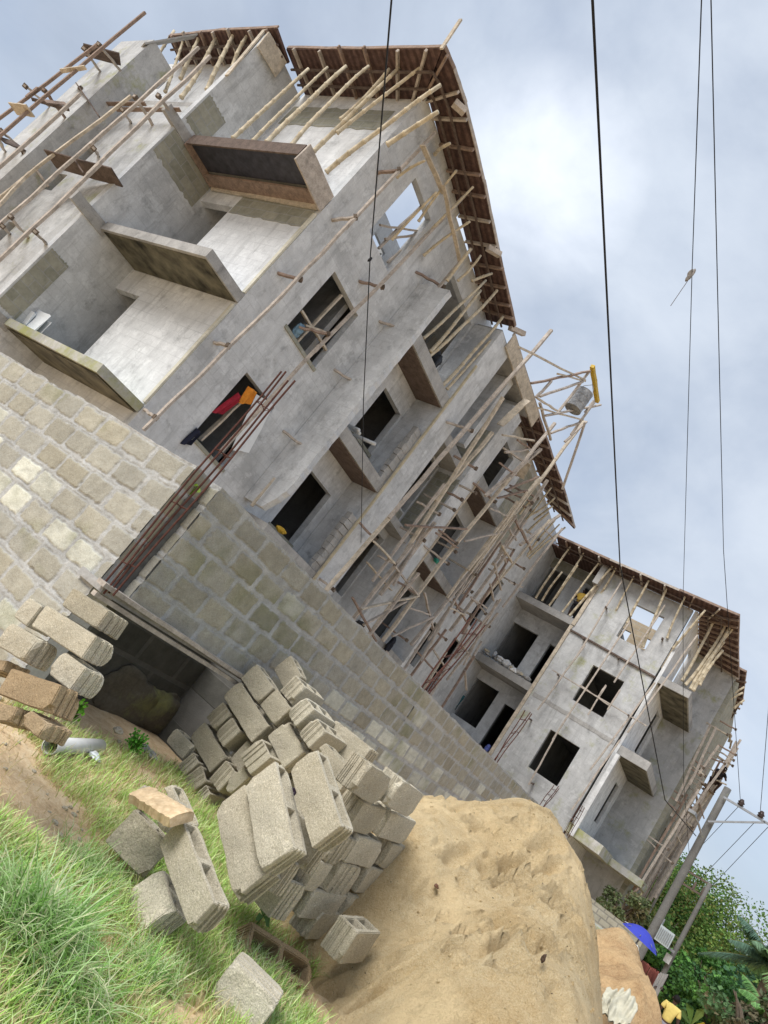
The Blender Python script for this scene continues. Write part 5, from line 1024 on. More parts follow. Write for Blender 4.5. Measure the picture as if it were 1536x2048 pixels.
h3 = AY((1520, 1630), Y1 - .2); a = near((1540, 1380), 20); wire('short high wire at the right picture edge above the near crossarm', [a + (a - h3) * 2, a, h3], .0085)
wire('low wire from the near crossarm running behind the pole', [AY((1478, 1612), Y1 - .2), AY((1376, 1720), 32)], .008); wire('wire from the far crossarm up to the near brace', [AY((1424, 1772), Y2), AY((1540, 1650), Y1 - .2)], .008); wire('wire between the far crossarm and the middle of the near brace', [AY((1400, 1758), Y2), AY((1508, 1646), Y1 - .2)], .008)
rgm = MB(); c = rg
lump('rag', c + Vector((0, 0, -.06)), .075, m_plain('grey_rag', (.20, .18, .16), .9, .6), 'torn rag caught on the left high wire', 'rag', (.8, .6, 2.2), 31)
solo('kite_stick', MB().tube([AD((1382, 552), 15.5), AD((1341, 612), 15.5)], .006, 5), WDD, 'thin kite stick dangling from the rag on the high wire', 'stick')

# ---------------------------------------------------------------- foliage
def leaf_mb(mb, c, r, tint, L=1.0, droop=.2):
    d = Vector((random.gauss(0, 1), random.gauss(0, 1), random.gauss(0, .6) - droop)).normalized(); s = d.cross(Vector((random.gauss(0, 1), random.gauss(0, 1), random.gauss(0, 1)))).normalized()
    w = r * random.uniform(.34, .5); l = r * L * random.uniform(.7, 1.3); n = d.cross(s) * r * .15
    mb.cur = tuple(x * 2.1 for x in tint); mb.add([c, c + d * l * .45 + s * w + n, c + d * l, c + d * l * .45 - s * w + n], [(0, 1, 2, 3)])
def crown(c, R, n, lr, tints, seed, clumps=26, sq=(1, 1, .85)):
    rr = random.Random(seed); random.seed(seed); mb = MB(); c = Vector(c)
    for k in range(clumps):
        u = Vector((rr.gauss(0, 1), rr.gauss(0, 1), rr.gauss(0, 1))).normalized() * rr.uniform(.45, 1.0); q = c + Vector((u.x * R * sq[0], u.y * R * sq[1], u.z * R * sq[2])); cr = R * rr.uniform(.22, .40); base = rr.choice(tints); k2 = rr.uniform(.7, 1.25)
        for _ in range(n // clumps):
            v = Vector((random.gauss(0, 1), random.gauss(0, 1), random.gauss(0, 1))).normalized() * cr * random.uniform(.55, 1.05); v.z *= .75; t = random.uniform(.7, 1.3) * k2
            tb = random.choice(tints) if random.random() < .25 else base
            leaf_mb(mb, q + v, lr, tuple(x * t for x in tb))
    return mb
LEAF = m_leaf('foliage', (1, 1, 1))
def tree(name, label, base, c, R, n, lr, tints, seed, group=None, clumps=26, sq=(1, 1, .85), tr=.22):
    t = thing(name, label, 'tree', base, group); b = Vector(base); c = Vector(c)
    mb = MB().tube([b, b.lerp(c, .4) + Vector((.15, 0, 0)), c], [tr, tr * .75, tr * .3], 10); rr = random.Random(seed)
    for k in range(7):
        u = Vector((rr.gauss(0, 1), rr.gauss(0, 1), rr.uniform(.0, 1))).normalized() * R * .7; s = b.lerp(c, rr.uniform(.55, .9)); mb.tube([s, s.lerp(c + u, .5) + Vector((0, 0, .1)), c + u], [tr * .4, tr * .22, tr * .08], 6)
    part('trunk', mb, m_wood('bark', (.14, .11, .08)), t); part('crown', crown(c, R, n, lr, tints, seed, clumps, sq), LEAF, t); return t
G1 = [(.075, .135, .032), (.105, .15, .036), (.05, .10, .028), (.135, .135, .04)]; G2 = [(.05, .12, .03), (.07, .16, .035), (.035, .085, .03)]; G3 = [(.03, .07, .035), (.045, .095, .04)]
c = AY((1375, 1862), 48); tree('broadleaf_tree', 'large olive green broadleaf tree rising behind the two power poles', (c.x, 48, -3.3), c + Vector((-.5, 0, -.7)), 4.7, 60000, .15, G1, 41, clumps=130, sq=(1.05, .9, .95), tr=.35)
c = AY((1405, 1975), 40); tree('leafy_bush', 'bright green bush below the large broadleaf tree by the road', (c.x, 40, -3.2), c, 1.7, 3200, .2, G2, 42, clumps=20)
c = AY((1445, 1995), 34); tree('leafy_bush', 'full rounded green bush between the yellow banana leaf and the palm', (c.x, 34, -3.2), c + Vector((0, 0, -.3)), 1.35, 3600, .16, G2, 43, clumps=22)
c = AY((1330, 1945), 36); tree('leafy_bush', 'green bush squeezed between metal fence and far power pole', (c.x, 36, -3.2), c + Vector((0, 0, -.2)), 1.5, 2600, .2, G2, 44, clumps=18)
c = AY((1300, 1880), 42); tree('leafy_bush', 'dense green tree close behind the blue umbrella', (c.x, 42, -3.2), c, 2.4, 4200, .22, G1, 45, clumps=26)
c = AY((1465, 1945), 60); tree('broadleaf_tree', 'thin distant tree between the large tree and the palm', (c.x, 60, -3.2), c, 2.0, 1500, .26, G3, 46, clumps=16)
c = AY((1500, 2050), 26); tree('leafy_bush', 'dark undergrowth at the bottom right corner under the palm', (c.x, 26, -3), c, 1.2, 2400, .16, [(.05, .06, .03), (.08, .07, .04), (.04, .075, .03)], 47, clumps=18)
c = AY((1380, 2035), 38); tree('leafy_bush', 'low dark green hedge along the road behind the person', (c.x, 38, -3.2), c + Vector((.3, 0, -.4)), 1.5, 2400, .2, G3, 48, clumps=16, sq=(1.6, 1, .6))
c = AY((1560, 2020), 36); tree('leafy_bush', 'dark green thicket at the right picture edge below the palm', (c.x, 36, -3.2), c, 2.2, 3000, .22, G3, 49, clumps=18)
def frond(mb, base, d0, L, drop, tint, n=52, pl=.5):
    side0 = d0.cross(Vector((0, 0, 1))).normalized(); pts = []
    for i in range(13): t = i / 12; pts.append(base + d0 * L * t + Vector((0, 0, -drop * t * t * L)))
    mb.cur = (.16, .17, .06); mb.tube(pts, [.035 * (1 - .8 * i / 12) for i in range(13)], 5, cap=False)
    for i in range(n):
        t = .12 + .88 * i / n; k = min(11, int(t * 12)); p = pts[k].lerp(pts[k + 1], t * 12 - k); f = (pts[k + 1] - pts[k]).normalized(); ll = pl * math.sin(math.pi * min(1, t * .85 + .15)) ** .7
        for s in (-1, 1):
            q = (side0 * s + f * .5 + Vector((0, 0, -.45 - random.uniform(0, .5)))).normalized(); w = f * .03; kk = random.uniform(.7, 1.3)
            mb.cur = tuple(x * kk * 2.9 for x in tint); mb.add([p - w, p + q * ll * .5 - w * .8 + Vector((0, 0, .01)), p + q * ll + Vector((0, 0, -.05)), p + q * ll * .5 + w * .8, p + w], [(0, 1, 2, 3, 4)])
def palm(label, c, base, nf, L, seed, tints):
    random.seed(seed); t = thing('palm_tree', label, 'palm', base); part('trunk', MB().tube([Vector(base), Vector(base).lerp(c, .5), c], [.2, .16, .14], 10), m_wood('palm_bark', (.16, .13, .10)), t)
    for k in range(nf):
        az = 2 * math.pi * k / nf + random.uniform(-.2, .2); el = random.uniform(-.1, 1.0); d = Vector((math.cos(az) * math.cos(el), math.sin(az) * math.cos(el), math.sin(el)))
        mb = MB(); frond(mb, Vector(c), d, L * random.uniform(.8, 1.1), random.uniform(.35, .7), random.choice(tints), pl=L * .26); part('frond', mb, LEAF, t)
c = AY((1545, 1935), 32); palm('feathery palm with drooping fronds at the right picture edge', c, (c.x, 32, -3.2), 19, 2.2, 51, [(.05, .085, .05), (.07, .12, .05), (.04, .07, .05)])
c = AY((1535, 2035), 28); palm('lower bright palm in front of the feathery palm', c, (c.x, 28, -3.1), 13, 1.5, 52, [(.09, .17, .05), (.06, .12, .04)])
c = AY((1393, 2028), 30); c.z -= .1; t = thing('banana_plant', 'yellowing broad banana leaf among dark bushes beyond the person', 'plant', (c.x, 30, -3.1)); mb = MB()
for (dx, dz, tint) in ((.45, .22, (.5, .40, .05)), (-.3, .5, (.10, .18, .04)), (.1, .7, (.14, .2, .05)), (-.5, .1, (.08, .14, .04))):
    a = Vector((c.x, 30, c.z - .3)); b = a + Vector((dx * 1.3, -.15, dz)); s = Vector((dz, .0, -dx)).normalized() * .12; m_ = a.lerp(b, .55) + Vector((0, 0, .12)); mb.cur = tint
    mb.add([a, m_ + s, b, m_ - s, m_ + Vector((0, .03, .05))], [(0, 1, 4), (1, 2, 4), (2, 3, 4), (3, 0, 4)]); part('leaf', mb, LEAF, t); mb = MB()
part('stem', MB().tube([Vector((c.x, 30, -3.1)), Vector((c.x, 30, c.z - .3))], .07, 8), LEAF, t)
# scrub at the foot of the far block
c = AY((1250, 1810), 30); tree('leafy_bush', 'dry tangled brush at the road end corner of the far block', (c.x, 30, -3), c, .9, 1300, .14, [(.12, .11, .06), (.07, .09, .04)], 53, clumps=12)

# ---------------------------------------------------------------- roadside odds and ends
uc = AY((1283, 1872), 20); us = (AY((1313, 1905), 20) - AY((1243, 1850), 20)).length / 2
um = thing('umbrella', 'big blue market umbrella tilted over the roadside clutter', 'umbrella', (uc.x, 20, -2.6))
mb = MB(); axu = Vector((.12, .02, 1)).normalized(); e1 = axu.cross(Vector((0, 1, 0))).normalized(); e2 = axu.cross(e1); apex = uc + axu * .18; V = [apex]; Fc = []
for rg_ in range(1, 6):
    for k in range(32):
        t = 2 * math.pi * k / 32; r_ = us * 1.05 * rg_ / 5 * (1 - .06 * (1 - abs(math.cos(4 * t))) * rg_ / 5); V.append(apex + (e1 * math.cos(t) + e2 * math.sin(t)) * r_ - axu * .62 * (rg_ / 5) ** 2 * us)
for k in range(32): Fc.append((0, 1 + k, 1 + (k + 1) % 32))
for rg_ in range(4):
    for k in range(32): o = 1 + rg_ * 32; Fc.append((o + k, o + 32 + k, o + 32 + (k + 1) % 32, o + (k + 1) % 32))
part('canopy', mb.add(V, Fc), m_plain('blue_canvas', (.045, .06, .42), .6, .12, 3), um, smooth=True); part('shaft', MB().tube([apex, apex - axu * .8, Vector((uc.x - .2, 20.3, -2.6))], .02, 8), GRYM, um)
for k in range(8): t = 2 * math.pi * k / 8; part('rib', MB().tube([apex - axu * .03, apex + (e1 * math.cos(t) + e2 * math.sin(t)) * us - axu * .46 * us], .008, 5), GRYM, um)
def sheet_fence(p0, p1, h, mat, label, n, wob=.02, seed=0):
    random.seed(seed); p0 = Vector(p0); p1 = Vector(p1); t = thing('sheet_fence', label, 'fence', (p0.x, p0.y, min(p0.z, p1.z) - h))
    for k in range(n):
        a, b = p0.lerp(p1, k / n), p0.lerp(p1, (k + 1.06) / n); hh = h + random.uniform(-.07, .07); mb = MB(); m = 12; d = (b - a); nn = d.cross(Vector((0, 0, 1))).normalized(); V = []
        for i in range(m + 1):
            q = a + d * (i / m) + nn * (.018 * math.sin(i * math.pi / 1.5) + random.uniform(-.004, .004) + wob * (k % 2)); V += [q - Vector((0, 0, hh)), q + Vector((0, 0, random.uniform(-.02, .02)))]
        part('sheet', mb.add(V, [(2 * i, 2 * i + 2, 2 * i + 3, 2 * i + 1) for i in range(m)]), mat, t)
    part('rail', MB().beam(p0 + Vector((0, .06, -.3)), p1 + Vector((0, .06, -.3)), .06, .05), WDD, t); return t
sheet_fence(AY((1272, 1912), 17.5), AY((1318, 1945), 18.2), 1.3, m_plain('rust_sheet', (.16, .05, .04), .8, .6, 5), 'rust red corrugated sheet fence behind the laterite heap', 5, seed=2)
sheet_fence(AY((1319, 1946), 18.2), AY((1336, 1950), 19.8), 1.5, m_plain('zinc_sheet', (.40, .40, .39), .6, .3, 6), 'pale grey corrugated sheet at the end of the rust red fence', 3, seed=3)
# low wall of stacked narrow blocks and a concrete slab beyond the sand
a, b = AY((1182, 1796), 23), AY((1285, 1885), 23)
w2 = thing('low_block_wall', 'low weathered block wall at the foot of the far block behind the umbrella', 'wall', (a.x, 23, -3)); mb = MB().hole_wall('y', 23, 23.2, a.x, b.x, -3, (a.z + b.z) / 2 + .05, []); part('masonry', mb, m_blocks('low_wall_blocks', 'y', (.36, .34, .27), (.30, .29, .23), (.22, .21, .18), .3, .16, .02), w2)
a = AY((1168, 1838), 14.5); b = AY((1212, 1882), 14.5)
solo('concrete_slab', MB().box(a.x, b.x, 14.5, 15.6, (a.z + b.z) / 2 - .14, (a.z + b.z) / 2 + .05, .03) , PLG, 'thick mossy concrete slab edge behind the sand heap', 'slab')
solo('brick_pier', MB().box(a.x + .02, b.x - .12, 14.55, 15.5, -2.6, (a.z + b.z) / 2 - .145, .02), m_plain('dark_pier', (.12, .09, .07), .9, .4, 5), 'dark stub pier carrying the mossy slab', 'pier')
# parked motorcycle under the umbrella, seen as a dark clutter over the heap
mc = AY((1247, 1893), 19); mo = thing('motorcycle', 'dark parked motorcycle half hidden behind the laterite heap under the umbrella', 'motorcycle', (mc.x, 19, -2.45)); z0 = -2.45
DK = m_plain('dark_metal', (.025, .025, .03), .4)
for nm, dx in (('wheel', -.62), ('wheel', .62)):
    ring = [Vector((mc.x + dx + .27 * math.cos(t), 19, z0 + .29 + .27 * math.sin(t))) for t in np.linspace(0, 2 * math.pi, 25)]; wv = part(nm, MB().tube(ring, .045, 8), DK, mo); part('hub', MB().tube([Vector((mc.x + dx, 18.92, z0 + .29)), Vector((mc.x + dx, 19.08, z0 + .29))], .06, 10), GRYM, wv)
part('frame', MB().tube([Vector((mc.x - .62, 19, z0 + .29)), Vector((mc.x - .1, 19, z0 + .5)), Vector((mc.x + .3, 19, z0 + .62)), Vector((mc.x + .42, 19, z0 + .95)), Vector((mc.x + .62, 19, z0 + .29))], .045, 8), DK, mo)
part('seat', MB().beam((mc.x - .6, 19, z0 + .8), (mc.x + .05, 19, z0 + .78), .24, .12), DK, mo); part('tank', MB().beam((mc.x + .05, 19, z0 + .82), (mc.x + .42, 19, z0 + .9), .26, .2), m_plain('red_tank', (.25, .03, .04), .3), mo)
part('handlebar', MB().tube([Vector((mc.x + .4, 18.68, z0 + 1.08)), Vector((mc.x + .44, 19, z0 + 1.0)), Vector((mc.x + .4, 19.32, z0 + 1.08))], .018, 6), GRYM, mo)
lump('headlamp', Vector((mc.x + .55, 19, z0 + .95)), .1, WHT, 'x', 'x').name = 'headlamp'
hl = bpy.data.objects['headlamp']; del hl['label']; del hl['category']; hl.location = hl.location - mo.location; hl.parent = mo
lump('jerrycan', AY((1267, 1901), 18.5), .11, WHT, 'white plastic jerrycan beside the parked motorcycle', 'jerrycan', (.8, .6, 1.1), 23)
# torn cement sacks on the laterite
SK = m_plain('sack_paper', (.50, .48, .38), .8, .3, 9)
def sack(label, px, y, w, h, seed):
    c = AY(px, y); mb = MB(); V = []; n = 22
    for j in range(n + 1):
        for i in range(n + 1):
            s_, t_ = i / n - .5, j / n - .5; k = 1 - .5 * (abs(s_) * 2) ** 3
            V.append(c + Vector((w * s_ + .03 * noise.noise((t_ * 5, seed, 1)), -.10 + .34 * t_ + .05 * noise.noise((s_ * 4, t_ * 4, seed)), h * t_ * k + .13 * abs(noise.noise((s_ * 3.4 + seed, t_ * 2.0, 2))) + .02 * noise.noise((s_ * 6, t_ * 5, seed)))))
    b = len(V); V += [v + Vector((0, .03, -.02)) for v in V]; Fq = []
    for j in range(n):
        for i in range(n):
            k = j * (n + 1) + i; Fq += [(k, k + 1, k + n + 2, k + n + 1), (b + k, b + k + n + 1, b + k + n + 2, b + k + 1)]
    return solo('cement_sack', mb.add(V, Fq), SK, label, 'sack', 'torn sacks', smooth=True)
sack('crumpled white sack lying left on the laterite heap', (1222, 2006), 10.6, .22, .26, 3); sack('larger torn pale sack lying right on the laterite heap', (1246, 2020), 10.5, .26, .36, 8)

# ---------------------------------------------------------------- people
SKIN = m_plain('dark_skin', (.055, .030, .022), .5, .1); HAIR = m_plain('black_hair', (.008, .007, .007), .8)
def skin_obj(name, J, E, mat, parent, sub=2):
    off = wloc(parent); me = bpy.data.meshes.new(name); me.from_pydata([tuple(Vector(j[0]) - off) for j in J], E, []); me.materials.append(mat)
    o = bpy.data.objects.new(name, me); link(o, parent); md = o.modifiers.new('skin', 'SKIN'); md.use_smooth_shade = True
    for i, j in enumerate(J): r = j[1]; me.skin_vertices[0].data[i].radius = r if isinstance(r, tuple) else (r, r); me.skin_vertices[0].data[i].use_root = (i == 0)
    s = o.modifiers.new('sub', 'SUBSURF'); s.levels = sub; s.render_levels = sub; return o
def person(label, pos, face, pose, shirt, trousers, H=1.72, hair=True, shoes=None):
    # pose: joints in a local frame (x right, y forward, z up, unit: height); a chain per limb
    t = thing('person', label, 'person', pos); f = Vector((math.sin(face), math.cos(face), 0)); r = Vector((f.y, -f.x, 0)); P0 = Vector(pos)
    Wd = lambda q: P0 + r * q[0] * H + f * q[1] * H + Vector((0, 0, q[2] * H))
    J = []; E = []
    def chain(root, lst):
        p = root
        for q, rad in lst:
            J.append((Wd(q), tuple(x * H for x in rad) if isinstance(rad, tuple) else rad * H)); i = len(J) - 1
            if p is not None: E.append((p, i))
            p = i
        return p
    Z = pose; hip = chain(None, [(Z['pelvis'], (.062, .050))]); ch = chain(hip, [(Z['waist'], (.056, .046)), (Z['chest'], (.066, .050)), (Z['neck'], .030)]); ni = ch
    chain(ni, [(Z['head0'], .036), (Z['head1'], (.046, .052)), (Z['head2'], (.038, .045))])
    ci = hip + 2
    for s in ('l', 'r'):
        w = chain(ci, [(Z['sh' + s], .036), (Z['el' + s], .024), (Z['wr' + s], .016)]); wr = Vector(Z['wr' + s]); d = (wr - Vector(Z['el' + s])).normalized(); sx = 1 if s == 'r' else -1
        pm = chain(w, [(tuple(wr + d * .035), (.020, .012))])
        for k, (ox, ln) in enumerate(((-.018, .042), (-.006, .050), (.006, .048), (.017, .038))): chain(pm, [(tuple(wr + d * .055 + Vector((0, ox, 0))), .0052), (tuple(wr + d * (.055 + ln) + Vector((-.010 * sx, ox, 0))), .0042)])
        chain(pm, [(tuple(wr + d * .045 + Vector((-.012 * sx, .024, 0))), .0058), (tuple(wr + d * .07 + Vector((-.016 * sx, .032, 0))), .0048)])
        chain(hip, [(Z['hp' + s], .052), (Z['kn' + s], .036), (Z['an' + s], .022), (tuple(Vector(Z['an' + s]) + Vector((0, .075, -.022))), .018)])
    skin_obj('body', J, E, SKIN, t)
    def garment(name, chains, mat):
        J2 = []; E2 = []
        for lst in chains:
            p = lst[0] if isinstance(lst[0], int) else None
            for q, rad in lst[(1 if p is not None else 0):]:
                J2.append((Wd(q), tuple(x * H for x in rad) if isinstance(rad, tuple) else rad * H)); i = len(J2) - 1
                if p is not None: E2.append((p, i))
                p = i
        skin_obj(name, J2, E2, mat, t)
    mid = lambda a, b, k: tuple(Vector(Z[a]).lerp(Vector(Z[b]), k))
    garment('shirt', [[(mid('pelvis', 'waist', .1), (.086, .068)), (Z['waist'], (.082, .064)), (Z['chest'], (.100, .080)), (mid('chest', 'neck', .55), (.055, .050))], [2, (Z['shl'], .046), (mid('shl', 'ell', .62), .040)], [2, (Z['shr'], .046), (mid('shr', 'elr', .62), .040)]], shirt)
    garment('trousers', [[(Z['pelvis'], (.086, .07)), (Z['hpl'], .064), (mid('hpl', 'knl', .6), .055), (mid('hpl', 'knl', 1.05), .05)], [0, (Z['hpr'], .064), (mid('hpr', 'knr', .6), .055), (mid('hpr', 'knr', 1.05), .05)]], trousers)
    hd = Vector(Z['head1']); up = (Vector(Z['head2']) - hd).normalized()
    bm = bmesh.new(); bmesh.ops.create_icosphere(bm, subdivisions=3, radius=.060); V = []
    for v in bm.verts: q = v.co.copy(); V.append(Wd(hd + up * .018 + Vector((q.x * .86, q.y * 1.0 - .010, q.z * .95))))
    part('hair', MB().add(V, [tuple(v.index for v in fc.verts) for fc in bm.faces]), HAIR, t, smooth=True); bm.free()
    fc = MB()
    for q, rd in (((.020, .058, 0), .008), ((-.020, .058, 0), .008)): fc.tube([Wd(hd + Vector(q)), Wd(hd + Vector(q) + Vector((0, .004, 0)))], rd * H, 8)
    part('eye', fc, WHT, t)
    fc = MB().tube([Wd(hd + Vector((0, .052, -.004))), Wd(hd + Vector((0, .066, -.022))), Wd(hd + Vector((0, .054, -.026)))], [.006 * H, .011 * H, .010 * H], 8); fc.beam(Wd(hd + Vector((-.016, .054, -.042))), Wd(hd + Vector((.016, .054, -.042))), .010, .010)
    for s in (-1, 1): fc.tube([Wd(hd + Vector((s * .048, -.004, .012))), Wd(hd + Vector((s * .053, -.008, -.002))), Wd(hd + Vector((s * .048, -.002, -.018)))], [.007 * H, .011 * H, .006 * H], 6)
    part('face_detail', fc, SKIN, t)
    if shoes:
        mb = MB()
        for s in ('l', 'r'): a = Vector(Z['an' + s]); mb.tube([Wd(a + Vector((0, -.02, -.012))), Wd(a + Vector((0, .03, -.016))), Wd(a + Vector((0, .085, -.024)))], [.03 * H, .03 * H, .022 * H], 8); mb.tube([Wd(a + Vector((0, 0, .10))), Wd(a + Vector((0, 0, -.01)))], [.032 * H, .03 * H], 8)
        part('boots', mb, shoes, t, smooth=True)
    return t
WALK = dict(pelvis=(0, 0, .53), waist=(0, .005, .62), chest=(0, .01, .735), neck=(0, .012, .825), head0=(0, .018, .86), head1=(0, .022, .915), head2=(0, .02, .965),
            shl=(-.105, .0, .795), ell=(-.15, -.0, .63), wrl=(-.125, .06, .50), shr=(.105, .0, .795), elr=(.155, -.02, .63), wrr=(.16, .02, .48),
            hpl=(-.05, 0, .50), knl=(-.055, .07, .28), anl=(-.055, .06, .045), hpr=(.05, 0, .50), knr=(.05, .0, .275), anr=(.05, -.12, .06))
pp = AY((1357, 1992), 24.5); hz = pp.z - .965 * 1.72
person('person in yellow shirt and grey shorts walking away along the road', (pp.x, 24.5, hz - .03), math.radians(-8), WALK, m_plain('yellow_shirt', (.62, .50, .16), .9, .12), m_plain('grey_shorts', (.22, .21, .23), .9, .15))
ST = dict(WALK); ST.update(knl=(-.055, .03, .28), anl=(-.06, .0, .045), knr=(.055, .02, .28), anr=(.06, -.01, .045), elr=(.16, .02, .64), wrr=(.10, .12, .60), ell=(-.15, .0, .64), wrl=(-.10, .11, .58))
q = AY((1161, 1198), 28.6)
person('person in yellow top and white boots standing on the top bay of the end block', (q.x, 28.6, 8.28), math.radians(200), ST, m_plain('yellow_top', (.60, .40, .08), .9, .15), m_plain('black_shorts', (.02, .02, .025), .9), 1.68, shoes=WHT)
CR_ = dict(pelvis=(0, -.06, .30), waist=(0, -.02, .39), chest=(0, .04, .49), neck=(0, .10, .565), head0=(0, .125, .59), head1=(0, .145, .64), head2=(0, .15, .69),
           shl=(-.105, .06, .545), ell=(-.14, .15, .42), wrl=(-.09, .26, .40), shr=(.105, .06, .545), elr=(.14, .15, .42), wrr=(.09, .26, .38),
           hpl=(-.06, -.05, .28), knl=(-.08, .15, .30), anl=(-.07, .03, .045), hpr=(.06, -.05, .28), knr=(.08, .15, .28), anr=(.07, .02, .045))
q = AY((1420, 1582), 33.8)
person('person in black clothes crouching on a plank of the road end scaffold', (q.x, 33.8, q.z), math.radians(150), CR_, m_plain('black_shirt', (.018, .016, .018), .9), m_plain('dark_trousers', (.045, .03, .028), .9), 1.7)
# ---------------------------------------------------------------- grass, tufts and weeds
def grass(name, P, Lf, tint_f, wid, mat, bend=(.25, .9), seg=4, kind='stuff', lean=.5):
    n = len(P); L = Lf; az = rng.uniform(0, 2 * np.pi, n); bd = rng.uniform(*bend, n); d = np.stack([np.cos(az), np.sin(az)], 1); s = np.stack([-d[:, 1], d[:, 0]], 1)
    th0 = rng.uniform(0, lean, n); V = np.zeros((n, (seg + 1) * 2, 3)); p = P.copy(); ang = th0.copy()
    for k in range(seg + 1):
        w = wid * L ** .35 * (1 - (k / seg) ** 1.6) * .5 + .0004
        V[:, 2 * k, :2] = p[:, :2] - s * w[:, None]; V[:, 2 * k + 1, :2] = p[:, :2] + s * w[:, None]; V[:, 2 * k, 2] = V[:, 2 * k + 1, 2] = p[:, 2]
        stp = L / seg; p[:, :2] += d * (np.sin(ang) * stp)[:, None]; p[:, 2] += np.cos(ang) * stp; ang = ang + bd * 1.9 / seg
    me = bpy.data.meshes.new(name); nv = (seg + 1) * 2; me.vertices.add(n * nv); me.vertices.foreach_set('co', V.ravel())
    f = np.array([[2 * k, 2 * k + 1, 2 * k + 3, 2 * k + 2] for k in range(seg)]); Fi = (np.arange(n)[:, None, None] * nv + f[None]).reshape(-1, 4)
    me.loops.add(Fi.size); me.loops.foreach_set('vertex_index', Fi.ravel().astype(np.int32)); me.polygons.add(len(Fi)); me.polygons.foreach_set('loop_start', np.arange(0, Fi.size, 4, dtype=np.int32)); me.polygons.foreach_set('loop_total', np.full(len(Fi), 4, np.int32))
    me.polygons.foreach_set('use_smooth', np.ones(len(Fi), bool)); me.update(calc_edges=True); me.validate()
    at = me.color_attributes.new('tint', 'FLOAT_COLOR', 'CORNER'); T = np.repeat(np.concatenate([tint_f, np.ones((n, 1))], 1), seg * 4, 0).astype(np.float32); at.data.foreach_set('color', T.ravel())
    me.materials.append(mat); o = bpy.data.objects.new(name, me)
    if kind: o['kind'] = kind
    return o
GR = m_leaf('grass_blade', (1, 1, 1), sub=.3)
def bare(x, y):   # patches of open earth, drier towards the small stack
    v = noise.noise((x * 1.5, y * 1.5, 4)) + .5 * noise.noise((x * 4, y * 4, 8)) + 1.5 * sstep(-2.3, -2.9, x) * sstep(3.7, 2.8, y) - .25 * sstep(3.2, 4.2, y)
    return v
def inheap(x, y): return (x > -1.62 + .18 * (y - 3.2) * 0 and y > 3.95 and x > -1.7) or (y > 5.4 and x > -2.6) or (x > -1.02 and y > 3.2)
P = []; L = []; T = []
while len(P) < 60000:
    x = random.uniform(-4.15, -.75); y = random.uniform(1.25, 5.6)
    if inheap(x + .06 * noise.noise((y * 5, 0, 0)), y): continue
    b = bare(x, y); dn = 1 - sstep(.0, .6, b)
    if random.random() > .03 + .97 * dn: continue
    if x < -3.3 and y > 3.6 and random.random() < .75: continue
    P.append((x, y, gz(x, y) - .008)); dry = sstep(.25, .85, b + random.uniform(-.3, .3)); L.append(random.uniform(.04, .13) * (1.15 - .35 * dry) * (1 + .5 * max(0, noise.noise((x * 2, y * 2, 1)))))
    g = random.uniform(.75, 1.25); c0 = np.array((.42, .64, .15)) if random.random() < .58 else np.array((.66, .80, .36)); c1 = np.array((.62, .52, .28))
    T.append((c0 * (1 - dry) + c1 * dry if random.random() < .75 else c1 * .9) * g if random.random() < .93 else np.array((.7, .6, .35)) * g)
for _ in range(16000):      # dry stalks lying over the bare patches
    x = random.uniform(-4.1, -.8); y = random.uniform(1.25, 5.0)
    if inheap(x, y) or bare(x, y) > .35: continue
    P.append((x, y, gz(x, y) - .004)); L.append(random.uniform(.03, .09)); T.append(np.array((.80, .70, .44)) * random.uniform(.7, 1.15) if random.random() < .9 else np.array((.55, .36, .2)))
link(grass('grass', np.array(P), np.array(L), np.array(T), .0125, GR))
def tuft(label, cx, cy, R, n, l0, l1, tints, wid=.012, seed=0):
    global rng
    random.seed(seed); rng = np.random.default_rng(seed); t = thing('grass_tuft', label, 'grass tuft', (cx, cy, gz(cx, cy)), 'long grass tufts')
    P = []
    for _ in range(n):
        a = random.uniform(0, 6.283); r = R * math.sqrt(random.random()) * random.uniform(.4, 1); P.append((r * math.cos(a), r * math.sin(a), -.01))
    T = np.array([np.array(random.choice(tints)) * random.uniform(.75, 1.25) for _ in range(n)])
    o = grass('blade', np.array(P), np.array([random.uniform(l0, l1) for _ in range(n)]), T, wid, GR, (.4, 1.25), 6, 'stuff', .75); link(o, t); return t
TT = [(.28, .50, .13), (.42, .60, .25), (.54, .68, .36), (.20, .38, .09), (.70, .70, .44)]
tuft('thick tuft of long arching grass at the left picture edge', -1.86, 2.36, .26, 900, .16, .42, TT, .011, 1)
tuft('second long grass tuft at the bottom left below the thick one', -1.60, 2.36, .2, 500, .14, .34, TT, .010, 2)
tuft('long grass tuft at the far left edge under the dry earth', -2.05, 2.28, .18, 420, .12, .32, TT, .010, 3)
tuft('grass growing up around the nearest leaning block', -1.72, 2.95, .22, 600, .10, .24, TT, .008, 4)
tuft('tall soft grass left of the splintered timber', -2.35, 3.05, .3, 800, .10, .22, TT, .008, 5)
tuft('grass fringe under the lowest course of the big stack', -1.62, 3.75, .28, 900, .08, .2, TT, .007, 6)
tuft('loose grass beside the single rounded block', -1.30, 3.55, .2, 600, .08, .2, TT, .007, 7)
tuft('grass strip along the niche side of the big stack', -2.95, 4.1, .3, 700, .07, .18, TT, .007, 8)
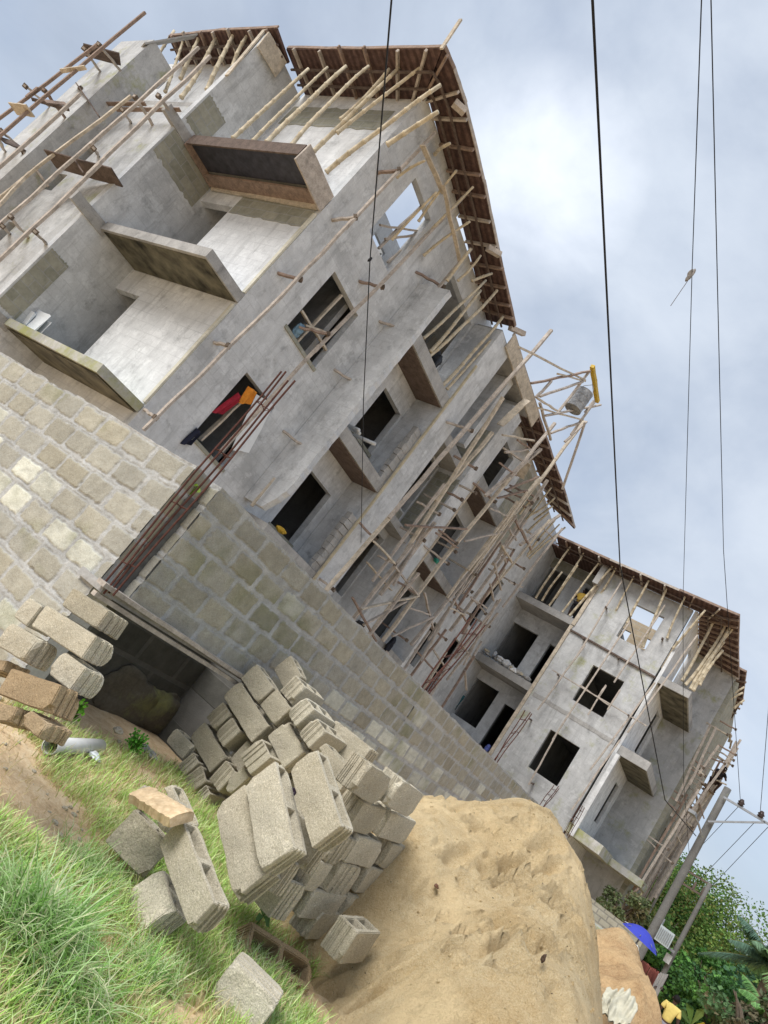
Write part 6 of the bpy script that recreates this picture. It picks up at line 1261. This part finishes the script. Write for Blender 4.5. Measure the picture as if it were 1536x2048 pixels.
def weed(label, c, n, lr, tint, seed, up=.12):
    random.seed(seed); t = thing('weed', label, 'weed', c); c = Vector(c); mb = MB(); st = MB(); st.cur = tuple(x * .6 for x in tint)
    for k in range(n):
        a = random.uniform(0, 6.28); q = c + Vector((math.cos(a) * random.uniform(.01, up), math.sin(a) * random.uniform(.01, up) * .6, random.uniform(.03, up * 1.6))); st.tube([c, c.lerp(q, .6) + Vector((0, 0, .02)), q], .0025, 5)
        k2 = random.uniform(.75, 1.3); mb.cur = tuple(x * k2 for x in tint); nrm = Vector((random.gauss(0, .5), -.8 + random.gauss(0, .3), random.uniform(.2, .9))).normalized(); s = nrm.cross(Vector((1, .2, 0))).normalized(); u = nrm.cross(s)
        m = 8; mb.add([q + (s * math.cos(6.283 * i / m) + u * math.sin(6.283 * i / m)) * lr * random.uniform(.85, 1.1) for i in range(m)], [tuple(range(m))])
    part('leaf', mb, LEAF, t); part('stem', st, LEAF, t); return t
weed('round leaved bright green seedling hanging from the footing left of the niche', AX((132, 1440), -4.3), 34, .016, (.16, .42, .03), 1, .12)
weed('second bright seedling close to the first at the niche footing', AX((152, 1428), -4.25), 18, .016, (.18, .45, .04), 2, .07)
weed('feathery bright green weed on the ground by the cement lump', AZ((258, 1505), -1.38), 120, .010, (.10, .33, .03), 3, .11)
t = thing('leafy_weed', 'broad pale leafed weed growing at the foot of the big stack', 'weed', AZ((512, 1850), -1.33)); c = AZ((512, 1850), -1.33)
for k, (dx, dy, dz) in enumerate(((.02, 0, .24), (-.07, -.02, .2), (.10, -.05, .06), (.07, 0, .13), (-.10, .0, .1), (.02, -.08, .04))):
    a = c + Vector((0, 0, .06)); b = c + Vector((dx, dy, dz)); s = (b - a).cross(Vector((.3, -1, .4))).normalized() * .018; m_ = a.lerp(b, .45) + Vector((0, 0, .02)); mb = MB(); mb.cur = (.16, .30, .11)
    mb.add([a, m_ + s, a.lerp(b, .8) + s * .6, b, a.lerp(b, .8) - s * .6, m_ - s, m_ + Vector((0, .006, -.004))], [(0, 1, 6), (1, 2, 6), (2, 3, 6), (3, 4, 6), (4, 5, 6), (5, 0, 6)]); part('leaf', mb, LEAF, t)
part('stem', (lambda m: (setattr(m, 'cur', (.12, .2, .06)), m.tube([c, c + Vector((.01, 0, .1))], .005, 6))[1])(MB()), LEAF, t)
weed('tiny bright plant growing in the column slot of the block wall', AY((379, 990), 3.62), 14, .016, (.22, .36, .03), 5, .06)
